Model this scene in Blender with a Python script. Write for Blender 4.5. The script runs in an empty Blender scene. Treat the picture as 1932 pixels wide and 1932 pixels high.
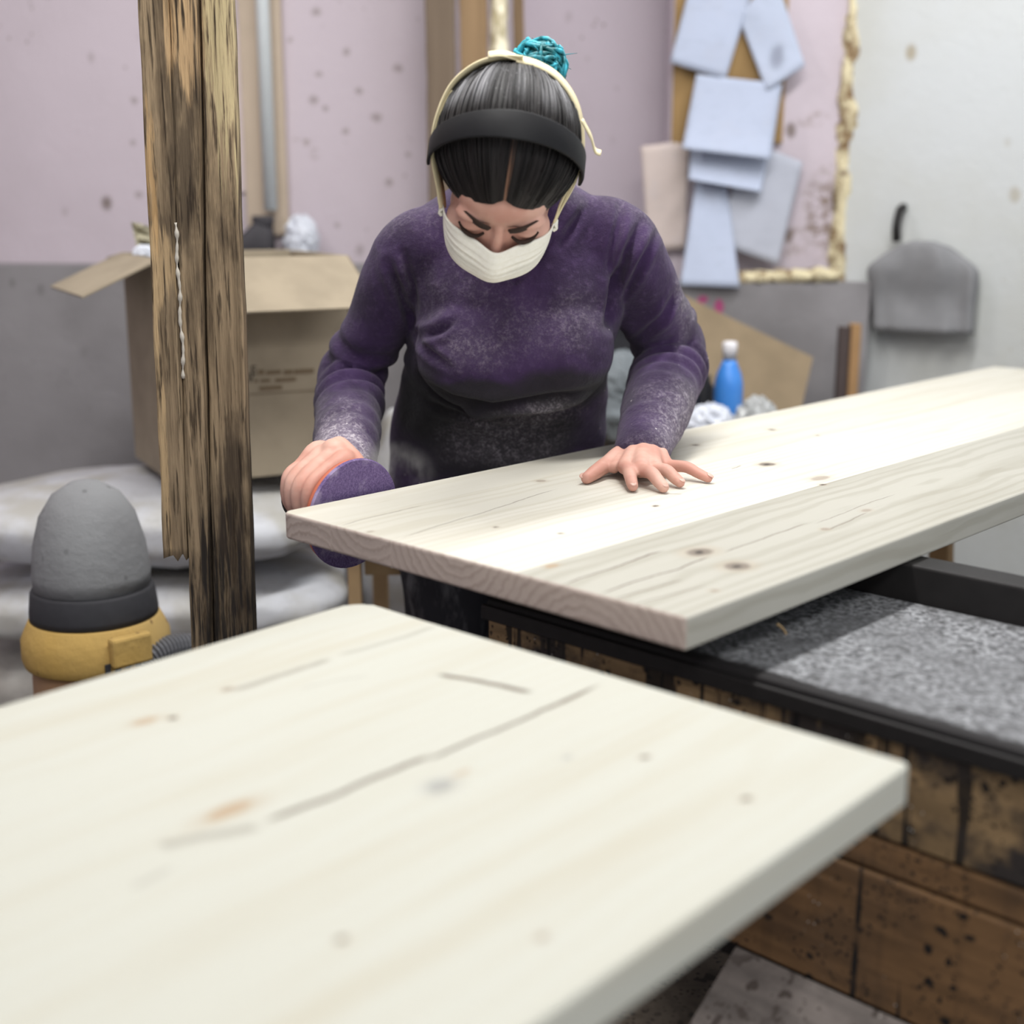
import bpy, bmesh, math, random
import numpy as np
from mathutils import Vector, Matrix, noise as mnoise

random.seed(7)
scene = bpy.context.scene
COL = scene.collection

# ------------------------------------------------------------------ camera
F_PX, CAM_H = 2500.0, 1.28                      # focal length in pixels of the 1932 px frame
PITCH = math.atan(590 / F_PX)
CT, ST = math.cos(PITCH), math.sin(PITCH)
cam_d = bpy.data.cameras.new('camera')
cam = bpy.data.objects.new('camera', cam_d)
COL.objects.link(cam)
cam.location = (0, 0, CAM_H)
cam.rotation_euler = (math.pi / 2 - PITCH, 0, 0)
cam_d.sensor_width = 36
cam_d.lens = 36 * F_PX / 1932
cam_d.clip_start = .02
cam_d.dof.use_dof = True
cam_d.dof.focus_distance = 1.80
cam_d.dof.aperture_fstop = 2.4
scene.camera = cam

# ------------------------------------------------------------------ world, lights, exposure
w = bpy.data.worlds.new('world')
scene.world = w
w.use_nodes = True
w.node_tree.nodes['Background'].inputs[0].default_value = (.93, .96, 1, 1)
w.node_tree.nodes['Background'].inputs[1].default_value = .85


def area(name, loc, aim, sx, sy, power, col=(1, 1, 1)):
    l = bpy.data.lights.new(name, 'AREA')
    l.shape = 'RECTANGLE'
    l.size, l.size_y, l.energy, l.color = sx, sy, power, col
    o = bpy.data.objects.new(name, l)
    COL.objects.link(o)
    o.location = loc
    z = (Vector(loc) - Vector(aim)).normalized()
    y = Vector((.69, .72, 0))
    x = y.cross(z).normalized()
    o.rotation_euler = Matrix((x, z.cross(x), z)).transposed().to_euler()
    return o


# fluorescent tubes under the workshop ceiling, plus an added front fill
area('tube_over_bench', (-.05, 1.62, 2.75), (-.05, 1.62, 0), .10, 1.5, 44, (1, .985, .95))
area('fill_behind_camera', (.75, -.6, 2.75), (.3, 1.4, .6), .5, 1.5, 34, (1, .985, .96))  # broad unseen fill, added behind the camera to light the fronts
area('tube_on_the_left', (-1.1, 2.6, 2.75), (-.9, 3.3, .9), .12, 1.3, 16, (1, .985, .96))
area('tube_by_wall', (.95, 2.75, 2.75), (.95, 3.3, .9), .12, 1.3, 22, (.97, .98, 1))

scene.view_settings.view_transform = 'Standard'
scene.view_settings.look = 'None'
scene.view_settings.gamma = 1
scene.view_settings.use_curve_mapping = False
scene.view_settings.exposure = .12


# ------------------------------------------------------------------ helpers: measuring
def ray(px, py):
    u, v = px - 966, py - 966
    return Vector((u, F_PX * CT - v * ST, -(F_PX * ST + v * CT)))


def AZ(px, py, z):
    r = ray(px, py)
    return Vector((0, 0, CAM_H)) + r * ((CAM_H - z) / -r.z)


def AY(px, py, y):
    r = ray(px, py)
    return Vector((0, 0, CAM_H)) + r * (y / r.y)


def C(r, g, b):
    f = lambda c: c / 12.92 if c <= .04045 else ((c + .055) / 1.055) ** 2.4
    return (f(r / 255), f(g / 255), f(b / 255), 1)


# ------------------------------------------------------------------ helpers: materials
class N:
    def __init__(s, name, rough=.8, spec=.3):
        s.m = bpy.data.materials.new(name)
        s.m.use_nodes = True
        s.t = s.m.node_tree
        s.b = s.t.nodes['Principled BSDF']
        s.b.inputs['Roughness'].default_value = rough
        s.b.inputs['Specular IOR Level'].default_value = spec
        s.tc = None

    def n(s, typ, **kw):
        x = s.t.nodes.new(typ)
        for k, v in kw.items():
            setattr(x, k, v)
        return x

    def put(s, sock, v):
        if hasattr(v, 'is_output') or isinstance(v, bpy.types.NodeSocket):
            s.t.links.new(v, sock)
        else:
            sock.default_value = v

    def obj(s):
        s.tc = s.tc or s.n('ShaderNodeTexCoord')
        return s.tc.outputs['Object']

    def pos(s):
        return s.n('ShaderNodeNewGeometry').outputs['Position']

    def attr(s, name):
        return s.n('ShaderNodeAttribute', attribute_name=name).outputs['Fac']

    def rnd(s):
        return s.n('ShaderNodeObjectInfo').outputs['Random']

    def map(s, vec, scale=(1, 1, 1), loc=(0, 0, 0), rot=(0, 0, 0)):
        x = s.n('ShaderNodeMapping')
        s.put(x.inputs['Vector'], vec)
        s.put(x.inputs['Scale'], scale)
        s.put(x.inputs['Location'], loc)
        s.put(x.inputs['Rotation'], rot)
        return x.outputs[0]

    def xyz(s, vec):
        x = s.n('ShaderNodeSeparateXYZ')
        s.put(x.inputs[0], vec)
        return x.outputs

    def comb(s, a, b, c):
        x = s.n('ShaderNodeCombineXYZ')
        for i, v in enumerate((a, b, c)):
            s.put(x.inputs[i], v)
        return x.outputs[0]

    def noise(s, vec, scale, detail=4, rough=.55, dist=0):
        x = s.n('ShaderNodeTexNoise')
        s.put(x.inputs['Vector'], vec)
        s.put(x.inputs['Scale'], scale)
        s.put(x.inputs['Detail'], detail)
        s.put(x.inputs['Roughness'], rough)
        s.put(x.inputs['Distortion'], dist)
        return x.outputs['Fac']

    def voro(s, vec, scale, rand=1):
        x = s.n('ShaderNodeTexVoronoi')
        s.put(x.inputs['Vector'], vec)
        s.put(x.inputs['Scale'], scale)
        s.put(x.inputs['Randomness'], rand)
        return x.outputs['Distance']

    def rings(s, vec, scale, dist=2, detail=2, dscale=1, typ='RINGS', d='X'):
        x = s.n('ShaderNodeTexWave', wave_type=typ)
        if typ == 'RINGS':
            x.rings_direction = d
        else:
            x.bands_direction = d
        s.put(x.inputs['Vector'], vec)
        for k, v in (('Scale', scale), ('Distortion', dist), ('Detail', detail), ('Detail Scale', dscale)):
            s.put(x.inputs[k], v)
        return x.outputs['Fac']

    def ss(s, x, a, b, lo=0., hi=1.):
        m = s.n('ShaderNodeMapRange', interpolation_type='SMOOTHSTEP')
        s.put(m.inputs['Value'], x)
        flip = a > b
        s.put(m.inputs['From Min'], min(a, b))
        s.put(m.inputs['From Max'], max(a, b))
        s.put(m.inputs['To Min'], hi if flip else lo)
        s.put(m.inputs['To Max'], lo if flip else hi)
        return m.outputs[0]

    def math(s, op, a, b=0.):
        m = s.n('ShaderNodeMath', operation=op)
        s.put(m.inputs[0], a)
        s.put(m.inputs[1], b)
        return m.outputs[0]

    def mul(s, *a):
        r = a[0]
        for x in a[1:]:
            r = s.math('MULTIPLY', r, x)
        return r

    def add(s, a, b):
        return s.math('ADD', a, b)

    def mx(s, *a):
        r = a[0]
        for x in a[1:]:
            r = s.math('MAXIMUM', r, x)
        return r

    def mix(s, fac, a, b, mode='MIX'):
        m = s.n('ShaderNodeMix', data_type='RGBA', blend_type=mode)
        s.put(m.inputs[0], fac)
        s.put(m.inputs[6], a)
        s.put(m.inputs[7], b)
        return m.outputs[2]

    def blob(s, vec, c, r, a=1., b=.2):
        """1 inside an ellipsoid spot round c, fading out at its edge"""
        q = s.map(s.sub(vec, c), (1 / r[0], 1 / r[1], 1 / r[2]))
        x = s.n('ShaderNodeVectorMath', operation='LENGTH')
        s.put(x.inputs[0], q)
        return s.ss(x.outputs['Value'], a, b)

    def sub(s, vec, c):
        x = s.n('ShaderNodeVectorMath', operation='SUBTRACT')
        s.put(x.inputs[0], vec)
        s.put(x.inputs[1], tuple(c))
        return x.outputs[0]

    def warp(s, vec, scale, amt):
        x = s.n('ShaderNodeTexNoise')
        s.put(x.inputs['Vector'], vec)
        s.put(x.inputs['Scale'], scale)
        y = s.n('ShaderNodeVectorMath', operation='MULTIPLY_ADD')
        s.put(y.inputs[0], x.outputs['Color'])
        s.put(y.inputs[1], (amt, amt, amt))
        s.put(y.inputs[2], vec)
        return y.outputs[0]

    def done(s, col, bump=None, dist=.002, strength=.6, rough=None):
        s.put(s.b.inputs['Base Color'], col)
        if rough is not None:
            s.put(s.b.inputs['Roughness'], rough)
        if bump is not None:
            x = s.n('ShaderNodeBump')
            s.put(x.inputs['Height'], bump)
            s.put(x.inputs['Distance'], dist)
            s.put(x.inputs['Strength'], strength)
            s.t.links.new(x.outputs[0], s.b.inputs['Normal'])
        return s.m


def plain(name, c, rough=.7, var=.12, scale=30, spec=.3, metal=0):
    k = N(name, rough, spec)
    f = k.noise(k.pos(), scale, 4)
    d = tuple(x * (1 - var) for x in c[:3]) + (1,)
    l = tuple(min(1, x * (1 + var)) for x in c[:3]) + (1,)
    k.b.inputs['Metallic'].default_value = metal
    return k.done(k.mix(f, d, l), f, .0008, .4)


# ------------------------------------------------------------------ helpers: objects
def wloc(o):
    p = Vector((0, 0, 0))
    while o:
        p = p + o.location
        o = o.parent
    return p


def obj(name, V, F, mat=None, parent=None, smooth=True, recalc=True, mats=None, slots=None):
    """one mesh object from world-space vertices"""
    base = wloc(parent) if parent else Vector((0, 0, 0))
    me = bpy.data.meshes.new(name)
    me.from_pydata([tuple(Vector(v) - base) for v in V], [], F)
    if recalc:
        bm = bmesh.new()
        bm.from_mesh(me)
        bmesh.ops.recalc_face_normals(bm, faces=bm.faces)
        bm.to_mesh(me)
        bm.free()
    return link(name, me, mat, parent, smooth, mats, slots)


def link(name, me, mat=None, parent=None, smooth=True, mats=None, slots=None):
    for m in (mats or [mat]):
        me.materials.append(m)
    me.polygons.foreach_set('use_smooth', [smooth] * len(me.polygons))
    if slots:
        me.polygons.foreach_set('material_index', slots)
    o = bpy.data.objects.new(name, me)
    COL.objects.link(o)
    if parent:
        o.parent = parent
    return o


def empty(name, loc, label=None, cat=None, group=None, kind=None):
    o = bpy.data.objects.new(name, None)
    o.empty_display_size = .05
    COL.objects.link(o)
    o.location = loc
    return tag(o, label, cat, group, kind)


def tag(o, label=None, cat=None, group=None, kind=None):
    for k, v in (('label', label), ('category', cat), ('group', group), ('kind', kind)):
        if v:
            o[k] = v
    return o


def bm_obj(name, bm, mat, parent=None, smooth=False, mats=None):
    base = wloc(parent) if parent else Vector((0, 0, 0))
    bmesh.ops.translate(bm, verts=bm.verts, vec=-base)
    bmesh.ops.recalc_face_normals(bm, faces=bm.faces)
    me = bpy.data.meshes.new(name)
    bm.to_mesh(me)
    bm.free()
    o = link(name, me, mat, parent, smooth, mats)
    return o


def prism_bm(pts, z0, z1, bevel=.002, seg=2):
    """upright prism over a polygon (x, y), bevelled"""
    bm = bmesh.new()
    lo = [bm.verts.new((p[0], p[1], z0)) for p in pts]
    hi = [bm.verts.new((p[0], p[1], z1)) for p in pts]
    bm.faces.new(lo[::-1])
    bm.faces.new(hi)
    k = len(pts)
    for i in range(k):
        bm.faces.new((lo[i], lo[(i + 1) % k], hi[(i + 1) % k], hi[i]))
    if bevel:
        bmesh.ops.bevel(bm, geom=list(bm.edges), offset=bevel, segments=seg, affect='EDGES', profile=.5, clamp_overlap=True)
    return bm


def box(name, c, ax, size, mat, parent=None, bevel=.002, seg=2, smooth=False):
    """box centred at c with axes ax (3 vectors) and full sizes"""
    bm = bmesh.new()
    bmesh.ops.create_cube(bm, size=1)
    bmesh.ops.scale(bm, vec=size, verts=bm.verts)
    if bevel:
        bmesh.ops.bevel(bm, geom=list(bm.edges), offset=bevel, segments=seg, affect='EDGES', profile=.5, clamp_overlap=True)
    M = Matrix([[ax[j][i] for j in range(3)] for i in range(3)]).to_4x4()
    M.translation = Vector(c)
    bmesh.ops.transform(bm, matrix=M, verts=bm.verts)
    return bm_obj(name, bm, mat, parent, smooth)


XYZ = (Vector((1, 0, 0)), Vector((0, 1, 0)), Vector((0, 0, 1)))


def frames(P):
    """parallel-transported frames along a polyline"""
    out, up = [], None
    for i, p in enumerate(P):
        t = (P[min(i + 1, len(P) - 1)] - P[max(i - 1, 0)]).normalized()
        if up is None:
            up = t.orthogonal().normalized()
        up = (up - t * up.dot(t)).normalized()
        out.append((t, up, t.cross(up)))
    return out


def tube(P, R, n=8, cap=True):
    P = [Vector(p) for p in P]
    if not hasattr(R, '__len__'):
        R = [R] * len(P)
    V, F = [], []
    for (t, a, b), p, r in zip(frames(P), P, R):
        for k in range(n):
            q = 2 * math.pi * k / n
            V.append(p + a * (r * math.cos(q)) + b * (r * math.sin(q)))
    for i in range(len(P) - 1):
        for k in range(n):
            F.append((i * n + k, i * n + (k + 1) % n, (i + 1) * n + (k + 1) % n, (i + 1) * n + k))
    if cap:
        F.append(tuple(range(n))[::-1])
        F.append(tuple(range((len(P) - 1) * n, len(P) * n)))
    return V, F


def merge(parts):
    V, F = [], []
    for v, f in parts:
        o = len(V)
        V += list(v)
        F += [tuple(i + o for i in q) for q in f]
    return V, F


def smooth_path(P, k=8):
    """Catmull-Rom through points"""
    P = [Vector(p) for p in P]
    Q = [P[0] * 2 - P[1]] + P + [P[-1] * 2 - P[-2]]
    out = []
    for i in range(1, len(Q) - 2):
        a, b, c, d = Q[i - 1:i + 3]
        for j in range(k):
            t = j / k
            out.append(.5 * ((2 * b) + (c - a) * t + (2 * a - 5 * b + 4 * c - d) * t * t + (3 * b - a - 3 * c + d) * t ** 3))
    out.append(P[-1])
    return out


def smooth_vals(R, k=8):
    out = []
    for a, b in zip(R[:-1], R[1:]):
        for j in range(k):
            t = j / k
            t = t * t * (3 - 2 * t)
            out.append(a + (b - a) * t)
    return out + [R[-1]]


def ell_loft(rings, n=28):
    """rings: (centre, x axis, y axis, a, b[, exponent]) -> capped tube"""
    V, F = [], []
    for r in rings:
        c, ax, ay, a, b = r[:5]
        e = r[5] if len(r) > 5 else 2
        for k in range(n):
            q = 2 * math.pi * k / n
            cx, sy = math.cos(q), math.sin(q)
            x = math.copysign(abs(cx) ** (2 / e), cx) * a
            y = math.copysign(abs(sy) ** (2 / e), sy) * b
            V.append(Vector(c) + Vector(ax) * x + Vector(ay) * y)
    m = len(rings)
    for i in range(m - 1):
        for k in range(n):
            F.append((i * n + k, i * n + (k + 1) % n, (i + 1) * n + (k + 1) % n, (i + 1) * n + k))
    F.append(tuple(range(n))[::-1])
    F.append(tuple(range((m - 1) * n, m * n)))
    return V, F


def ellipsoid(c, r, ax=XYZ, nu=24, nv=16):
    V, F = [], []
    c = Vector(c)
    for i in range(1, nv):
        t = math.pi * i / nv
        for k in range(nu):
            p = 2 * math.pi * k / nu
            q = (r[0] * math.sin(t) * math.cos(p), r[1] * math.sin(t) * math.sin(p), r[2] * math.cos(t))
            V.append(c + ax[0] * q[0] + ax[1] * q[1] + ax[2] * q[2])
    for i in range(nv - 2):
        for k in range(nu):
            F.append((i * nu + k, i * nu + (k + 1) % nu, (i + 1) * nu + (k + 1) % nu, (i + 1) * nu + k))
    V.append(c + ax[2] * r[2])
    V.append(c - ax[2] * r[2])
    top, bot = len(V) - 2, len(V) - 1
    for k in range(nu):
        F.append((top, (k + 1) % nu, k))
        b = (nv - 2) * nu
        F.append((bot, b + k, b + (k + 1) % nu))
    return V, F


def chain(P, R, k=6, n=16):
    """smooth tapering limb with round ends"""
    Q = smooth_path(P, k)
    S = smooth_vals(R, k)
    parts = [tube(Q, S, n), ellipsoid(Q[0], (S[0],) * 3, nu=n, nv=10), ellipsoid(Q[-1], (S[-1],) * 3, nu=n, nv=10)]
    return merge(parts)


def fused(name, V, F, voxel, iters=6, fac=.5):
    """union of overlapping closed shapes as one continuous skin (world space mesh)"""
    me = bpy.data.meshes.new(name)
    me.from_pydata([tuple(v) for v in V], [], F)
    bm = bmesh.new()
    bm.from_mesh(me)
    bmesh.ops.recalc_face_normals(bm, faces=bm.faces)
    bm.to_mesh(me)
    bm.free()
    o = bpy.data.objects.new(name, me)
    COL.objects.link(o)
    r = o.modifiers.new('r', 'REMESH')
    r.mode = 'VOXEL'
    r.voxel_size = voxel
    if iters:
        s = o.modifiers.new('s', 'SMOOTH')
        s.iterations = iters
        s.factor = fac
    dg = bpy.context.evaluated_depsgraph_get()
    res = bpy.data.meshes.new_from_object(o.evaluated_get(dg))
    bpy.data.objects.remove(o)
    return res


def arrays(me):
    n = len(me.vertices)
    a = np.empty(n * 3, np.float32)
    me.vertices.foreach_get('co', a)
    b = np.empty(n * 3, np.float32)
    me.vertex_normals.foreach_get('vector', b)
    return a.reshape(-1, 3).astype(float), b.reshape(-1, 3).astype(float)


def setco(me, a):
    me.vertices.foreach_set('co', a.astype(np.float32).ravel())
    me.update()


def place(me, name, mat, parent):
    base = wloc(parent)
    a, _ = arrays(me)
    setco(me, a - np.array(base))
    me.name = name
    return link(name, me, mat, parent)


def npnoise(P, f, seed=0):
    """cheap smooth pseudo noise -1..1"""
    s = np.zeros(len(P))
    rg = np.random.RandomState(seed)
    for i in range(7):
        d = rg.normal(size=3)
        d /= np.linalg.norm(d)
        s += np.sin(P @ d * f * (0.6 + .25 * i) + rg.uniform(0, 6.28) + 1.3 * np.sin(P @ rg.normal(size=3) * f * .35))
    return s / 7 * 1.6


def ribbon(P, side, width, thick):
    """flat band: path points, side vectors (across), half widths"""
    V, F = [], []
    P = [Vector(p) for p in P]
    n = len(P)
    for i, p in enumerate(P):
        t = (P[min(i + 1, n - 1)] - P[max(i - 1, 0)]).normalized()
        s = Vector(side[i])
        s = (s - t * s.dot(t)).normalized()
        nn = t.cross(s)
        wd = width[i] if hasattr(width, '__len__') else width
        for a, b in ((-1, -1), (1, -1), (1, 1), (-1, 1)):
            V.append(p + s * (a * wd) + nn * (b * thick / 2))
    for i in range(n - 1):
        for k in range(4):
            F.append((i * 4 + k, i * 4 + (k + 1) % 4, i * 4 + 4 + (k + 1) % 4, i * 4 + 4 + k))
    F.append((3, 2, 1, 0))
    F.append(tuple(range(n * 4 - 4, n * 4)))
    return V, F


def lathe(prof, c, n=28, ax=XYZ):
    c = Vector(c)
    V, F = [], []
    for r, z in prof:
        for k in range(n):
            q = 2 * math.pi * k / n
            V.append(c + ax[0] * (r * math.cos(q)) + ax[1] * (r * math.sin(q)) + ax[2] * z)
    m = len(prof)
    for i in range(m - 1):
        for k in range(n):
            F.append((i * n + k, i * n + (k + 1) % n, (i + 1) * n + (k + 1) % n, (i + 1) * n + k))
    F.append(tuple(range(n))[::-1])
    F.append(tuple(range((m - 1) * n, m * n)))
    return V, F


# ------------------------------------------------------------------ materials of the setting
def wall_mat(name, c, spot, dark, sp=.35, scale=9):
    k = N(name, .9, .2)
    p = k.warp(k.pos(), 3, .05)
    big = k.noise(p, 1.7, 4)
    fine = k.noise(p, 60, 4)
    col = k.mix(k.ss(big, .35, .7), c, dark)
    sv = k.voro(k.map(p, (1, 1, .7)), scale)
    gate = k.ss(k.noise(k.pos(), 2.3, 2), .36, .52)
    col = k.mix(k.mul(k.ss(sv, .17, .07), gate, sp), col, spot)
    sv2 = k.voro(k.map(p, (1, 1, 1), (3, 5, 2)), scale * 3.6)
    col = k.mix(k.mul(k.ss(sv2, .2, .08), k.ss(k.noise(k.pos(), 6, 2), .55, .7), sp * .8), col, spot)
    return k.done(col, k.add(fine, k.mul(big, 2.)), .004, .5)


M_pink = wall_mat('pink_plaster', C(196, 185, 193), C(116, 104, 98), C(186, 175, 182), .85, 8)
_k = N.__new__(N)
_k.m, _k.t, _k.tc = M_pink, M_pink.node_tree, None
_k.b = _k.t.nodes['Principled BSDF']
_old = _k.b.inputs['Base Color'].links[0].from_socket
for _c, _r, _s in ((AY(1548, 400, 3.9), (.075, .4, .17), .8), (AY(1535, 225, 3.9), (.06, .4, .03), .5), (AY(1500, 460, 3.9), (.05, .4, .06), .5), (AY(570, 265, 3.9), (.03, .4, .018), .6), (AY(588, 290, 3.9), (.018, .4, .022), .6)):
    _b = _k.blob(_k.warp(_k.pos(), 12, .06), _c + Vector((.03, .03, .03)), _r, 1, .3)
    _old = _k.mix(_k.mul(_b, _k.ss(_k.noise(_k.pos(), 38, 4, .65), .42, .62), _s), _old, C(112, 94, 74))
_w = _k.warp(_k.pos(), 20, .02)
for _x, _y, _q in ((597, 22, 1.), (655, 97, .9), (592, 188, 1.1), (677, 172, .9), (613, 204, .7), (710, 222, 1.2), (653, 248, .8), (750, 128, 1.), (548, 75, .6), (600, 140, .8), (735, 345, 1.), (636, 425, .7), (770, 292, .6), (1120, 90, .8), (1180, 150, .7), (252, 190, .8), (262, 368, .9), (250, 270, .7)):
    _b = _k.blob(_w, AY(_x, _y, 3.9) + Vector((.01, .01, .01)), (.019 * _q, .5, .017 * _q), 1, .3)
    _old = _k.mix(_k.mul(_b, .5), _old, C(122, 110, 104))
_k.put(_k.b.inputs['Base Color'], _old)
M_white = wall_mat('white_plaster', C(196, 199, 200), C(150, 135, 105), C(188, 189, 184), .7, 8)
M_cement = wall_mat('grey_cement', C(146, 143, 145), C(96, 92, 92), C(120, 117, 118), .6, 11)
M_floor = wall_mat('concrete_floor', C(92, 88, 86), C(60, 56, 54), C(74, 71, 70), .6, 10)
M_ceil = plain('ceiling_paint', C(222, 222, 220), .9, .05, 4)


def crumble_mat():
    k = N('broken_plaster', .95, .1)
    p = k.pos()
    a = k.noise(p, 22, 5, .65)
    col = k.mix(k.ss(a, .35, .6), C(120, 96, 70), C(214, 203, 170))
    col = k.mix(k.ss(k.noise(p, 9, 3), .58, .68), col, C(120, 104, 88))
    return k.done(col, a, .01, .8)


M_crumble = crumble_mat()

# ------------------------------------------------------------------ the room
WY = 3.9                                           # back wall


def wall(name, a, b, z0, z1, mat, thick=.12, parent=None):
    a, b = Vector((a[0], a[1], 0)), Vector((b[0], b[1], 0))
    t = (b - a).normalized()
    nn = Vector((-t.y, t.x, 0)) * thick
    o = bm_obj(name, prism_bm([a, b, b + nn, a + nn], z0, z1, 0), mat, parent)
    if not parent:
        tag(o, kind='structure')
    return o


fl = bm_obj('floor', prism_bm([(-2.6, -2.2), (3.1, -2.2), (3.1, 4.6), (-2.6, 4.6)], -.08, 0, 0), M_floor)
tag(fl, kind='structure')
ce = bm_obj('ceiling', prism_bm([(-2.6, -2.2), (3.1, -2.2), (3.1, 4.6), (-2.6, 4.6)], 2.9, 2.98, 0), M_ceil)
tag(ce, kind='structure')
xr0, xr1 = AY(975, 100, WY).x, AY(1262, 100, 4.15).x
xcor = AY(1597, 250, WY).x
wall('wall_back', (-2.5, WY), (xr0, WY), 0, 2.9, M_pink)
wall('wall_recess', (xr0 - .02, 4.2), (xr1 + .12, 4.2), 0, 2.9, M_pink)
wall('wall_recess_side', (xr0, WY + .1), (xr0, 4.22), 0, 2.9, M_pink, .1)
wall('wall_back_right', (xr1 - .02, WY), (xcor + .02, WY), 0, 2.9, M_pink)
wall('wall_right', (xcor, WY - .01), (2.95, 2.75), 0, 2.9, M_white)
wall('wall_left', (-2.4, -2), (-2.4, WY), 0, 2.9, M_pink)
# cement dado along the foot of the walls, with a ledge on top
wall('wall_dado_left', (-2.4, WY - .13), (xr0 + .02, WY - .13), 0, 1.10, M_cement, .129)
M_cement2 = wall_mat('grey_cement_marked', C(146, 143, 145), C(96, 92, 92), C(120, 117, 118), .6, 11)
kk_ = N.__new__(N)
kk_.m, kk_.t, kk_.tc = M_cement2, M_cement2.node_tree, None
kk_.b = kk_.t.nodes['Principled BSDF']
old = kk_.b.inputs['Base Color'].links[0].from_socket
pw_ = kk_.warp(kk_.pos(), 25, .02)
for c_, r_ in ((AY(1326, 566, WY - .13), (.022, .3, .014)), (AY(1356, 580, WY - .13), (.016, .3, .026))):
    old = kk_.mix(kk_.mul(kk_.blob(pw_, c_ + Vector((.01, .01, .01)), r_, 1, .4), .75), old, C(170, 40, 110))
kk_.put(kk_.b.inputs['Base Color'], old)
wall('wall_dado_right', (xr1 - .1, WY - .13), (xcor + .06, WY - .13), 0, 1.05, M_cement2, .129)


def crumble_strip():
    """broken plaster arris where the two right walls meet"""
    V, F = [], []
    n, m = 90, 8
    for i in range(n):
        z = .98 + 1.9 * i / (n - 1)
        for k in range(m):
            q = -math.pi * (.02 + .96 * k / (m - 1))
            r = .028 + .022 * mnoise.noise((z * 9, k * .7, 1.3)) + .014 * mnoise.noise((z * 31, k * 1.9, 4))
            V.append(Vector((xcor + .004 + r * 1.1 * math.cos(q), WY + .006 + r * .8 * math.sin(q), z)))
    for i in range(n - 1):
        for k in range(m - 1):
            F.append((i * m + k, i * m + k + 1, (i + 1) * m + k + 1, (i + 1) * m + k))
    o = obj('trim_1', V, F, M_crumble)
    tag(o, kind='structure')


crumble_strip()
# crumbled pale capping on the right-hand dado
V, F = [], []
n, m = 70, 9
x0, x1 = AY(1325, 540, WY - .13).x, AY(1585, 530, WY - .13).x
for i in range(n):
    t = i / (n - 1)
    for k in range(m):
        q = 2 * math.pi * k / m
        r = .021 + .009 * mnoise.noise((t * 11, k, 2)) + .006 * mnoise.noise((t * 33, k, 5))
        V.append(Vector((x0 + (x1 - x0) * t, WY - .09 + 1.9 * r * math.cos(q), 1.055 + .018 * t + r * math.sin(q))))
for i in range(n - 1):
    for k in range(m):
        F.append((i * m + k, i * m + (k + 1) % m, (i + 1) * m + (k + 1) % m, (i + 1) * m + k))
F += [tuple(range(m)), tuple(range((n - 1) * m, n * m))]
tag(obj('trim_2', V, F, M_crumble), kind='structure')


# ------------------------------------------------------------------ pale pine
def pine(name, base, dark, knots=(), cracks=(), seed=0., ring=(0, .06, -.05), contrast=.5, blue=0, bump=.3):
    """knots (x, y, rx, ry, strength, kind), cracks (x0, y0, x1, y1, half width, strength), all in the slab's own x (grain), y"""
    k = N(name, .62, .25)
    p0 = k.obj()
    p = k.map(p0, loc=(seed * 3.1, 0, 0))
    wv = k.warp(k.map(p, (1.2, 1, 1)), 4, .02)
    # rings round a pith running along the grain
    rg = k.rings(k.map(k.sub(wv, ring), (.12, 1, 1)), 22, 3., 3, 1.4)
    fib = k.noise(k.map(p, (3, 130, 130)), 1, 4, .6)
    med = k.noise(k.map(p, (1.6, 18, 18)), 1, 4, .55)
    f = k.mul(k.ss(rg, .45, .95), contrast)
    col = k.mix(f, base, dark)
    col = k.mix(k.mul(k.ss(med, .48, .72), .38), col, dark)
    col = k.mix(k.mul(k.ss(fib, .55, .75), .22), col, dark)
    if blue:
        col = k.mix(k.mul(k.ss(k.noise(k.map(p, (1.1, 7, 7), (2, 1, 0)), 1, 3), .5, .75), blue), col, C(168, 168, 160))
    q = k.warp(p0, 40, .006)
    for (x, y, rx, ry, st, kind) in knots:
        ker = C(84, 72, 66) if kind == 'dark' else (C(160, 130, 96) if kind == 'tan' else C(122, 106, 94))
        halo = C(164, 146, 124) if kind != 'grey' else C(150, 150, 148)
        b1 = k.blob(q, (x - .003, y - .003, 0), (rx * 1.9, ry * 1.9, 9), 1, .35)
        col = k.mix(k.mul(b1, .55 * st), col, halo)
        b2 = k.blob(q, (x - .003, y - .003, 0), (rx, ry, 9), 1, .55)
        col = k.mix(k.mul(b2, st), col, ker if kind != 'grey' else C(140, 140, 138))
        if kind == 'dark':
            b3 = k.blob(q, (x - .004, y - .003, 0), (rx * .45, ry * .4, 9), 1, .3)
            col = k.mix(k.mul(b3, .8), col, C(40, 34, 32))
    if cracks:
        X = k.xyz(k.warp(k.warp(p0, 40, .004), 7, .024))
        for (xa, ya, xb, yb, hw, st) in cracks:
            L = math.hypot(xb - xa, yb - ya)
            ux, uy = (xb - xa) / L, (yb - ya) / L
            al = k.add(k.add(k.mul(X[0], ux), k.mul(X[1], uy)), -(xa * ux + ya * uy) - .014 * (ux + uy))
            ac = k.math('ABSOLUTE', k.add(k.add(k.mul(X[0], -uy), k.mul(X[1], ux)), (xa * uy - ya * ux) - .014 * (ux - uy)))
            g = k.mul(k.ss(ac, hw, 0), k.ss(al, 0, L * .12), k.ss(al, L, L * .85), k.ss(k.noise(p0, 40, 2), .18, .42))
            col = k.mix(k.mul(g, st), col, C(88, 73, 60))
    return k.done(col, k.add(fib, k.mul(rg, .5)), .0006, bump)


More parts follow.
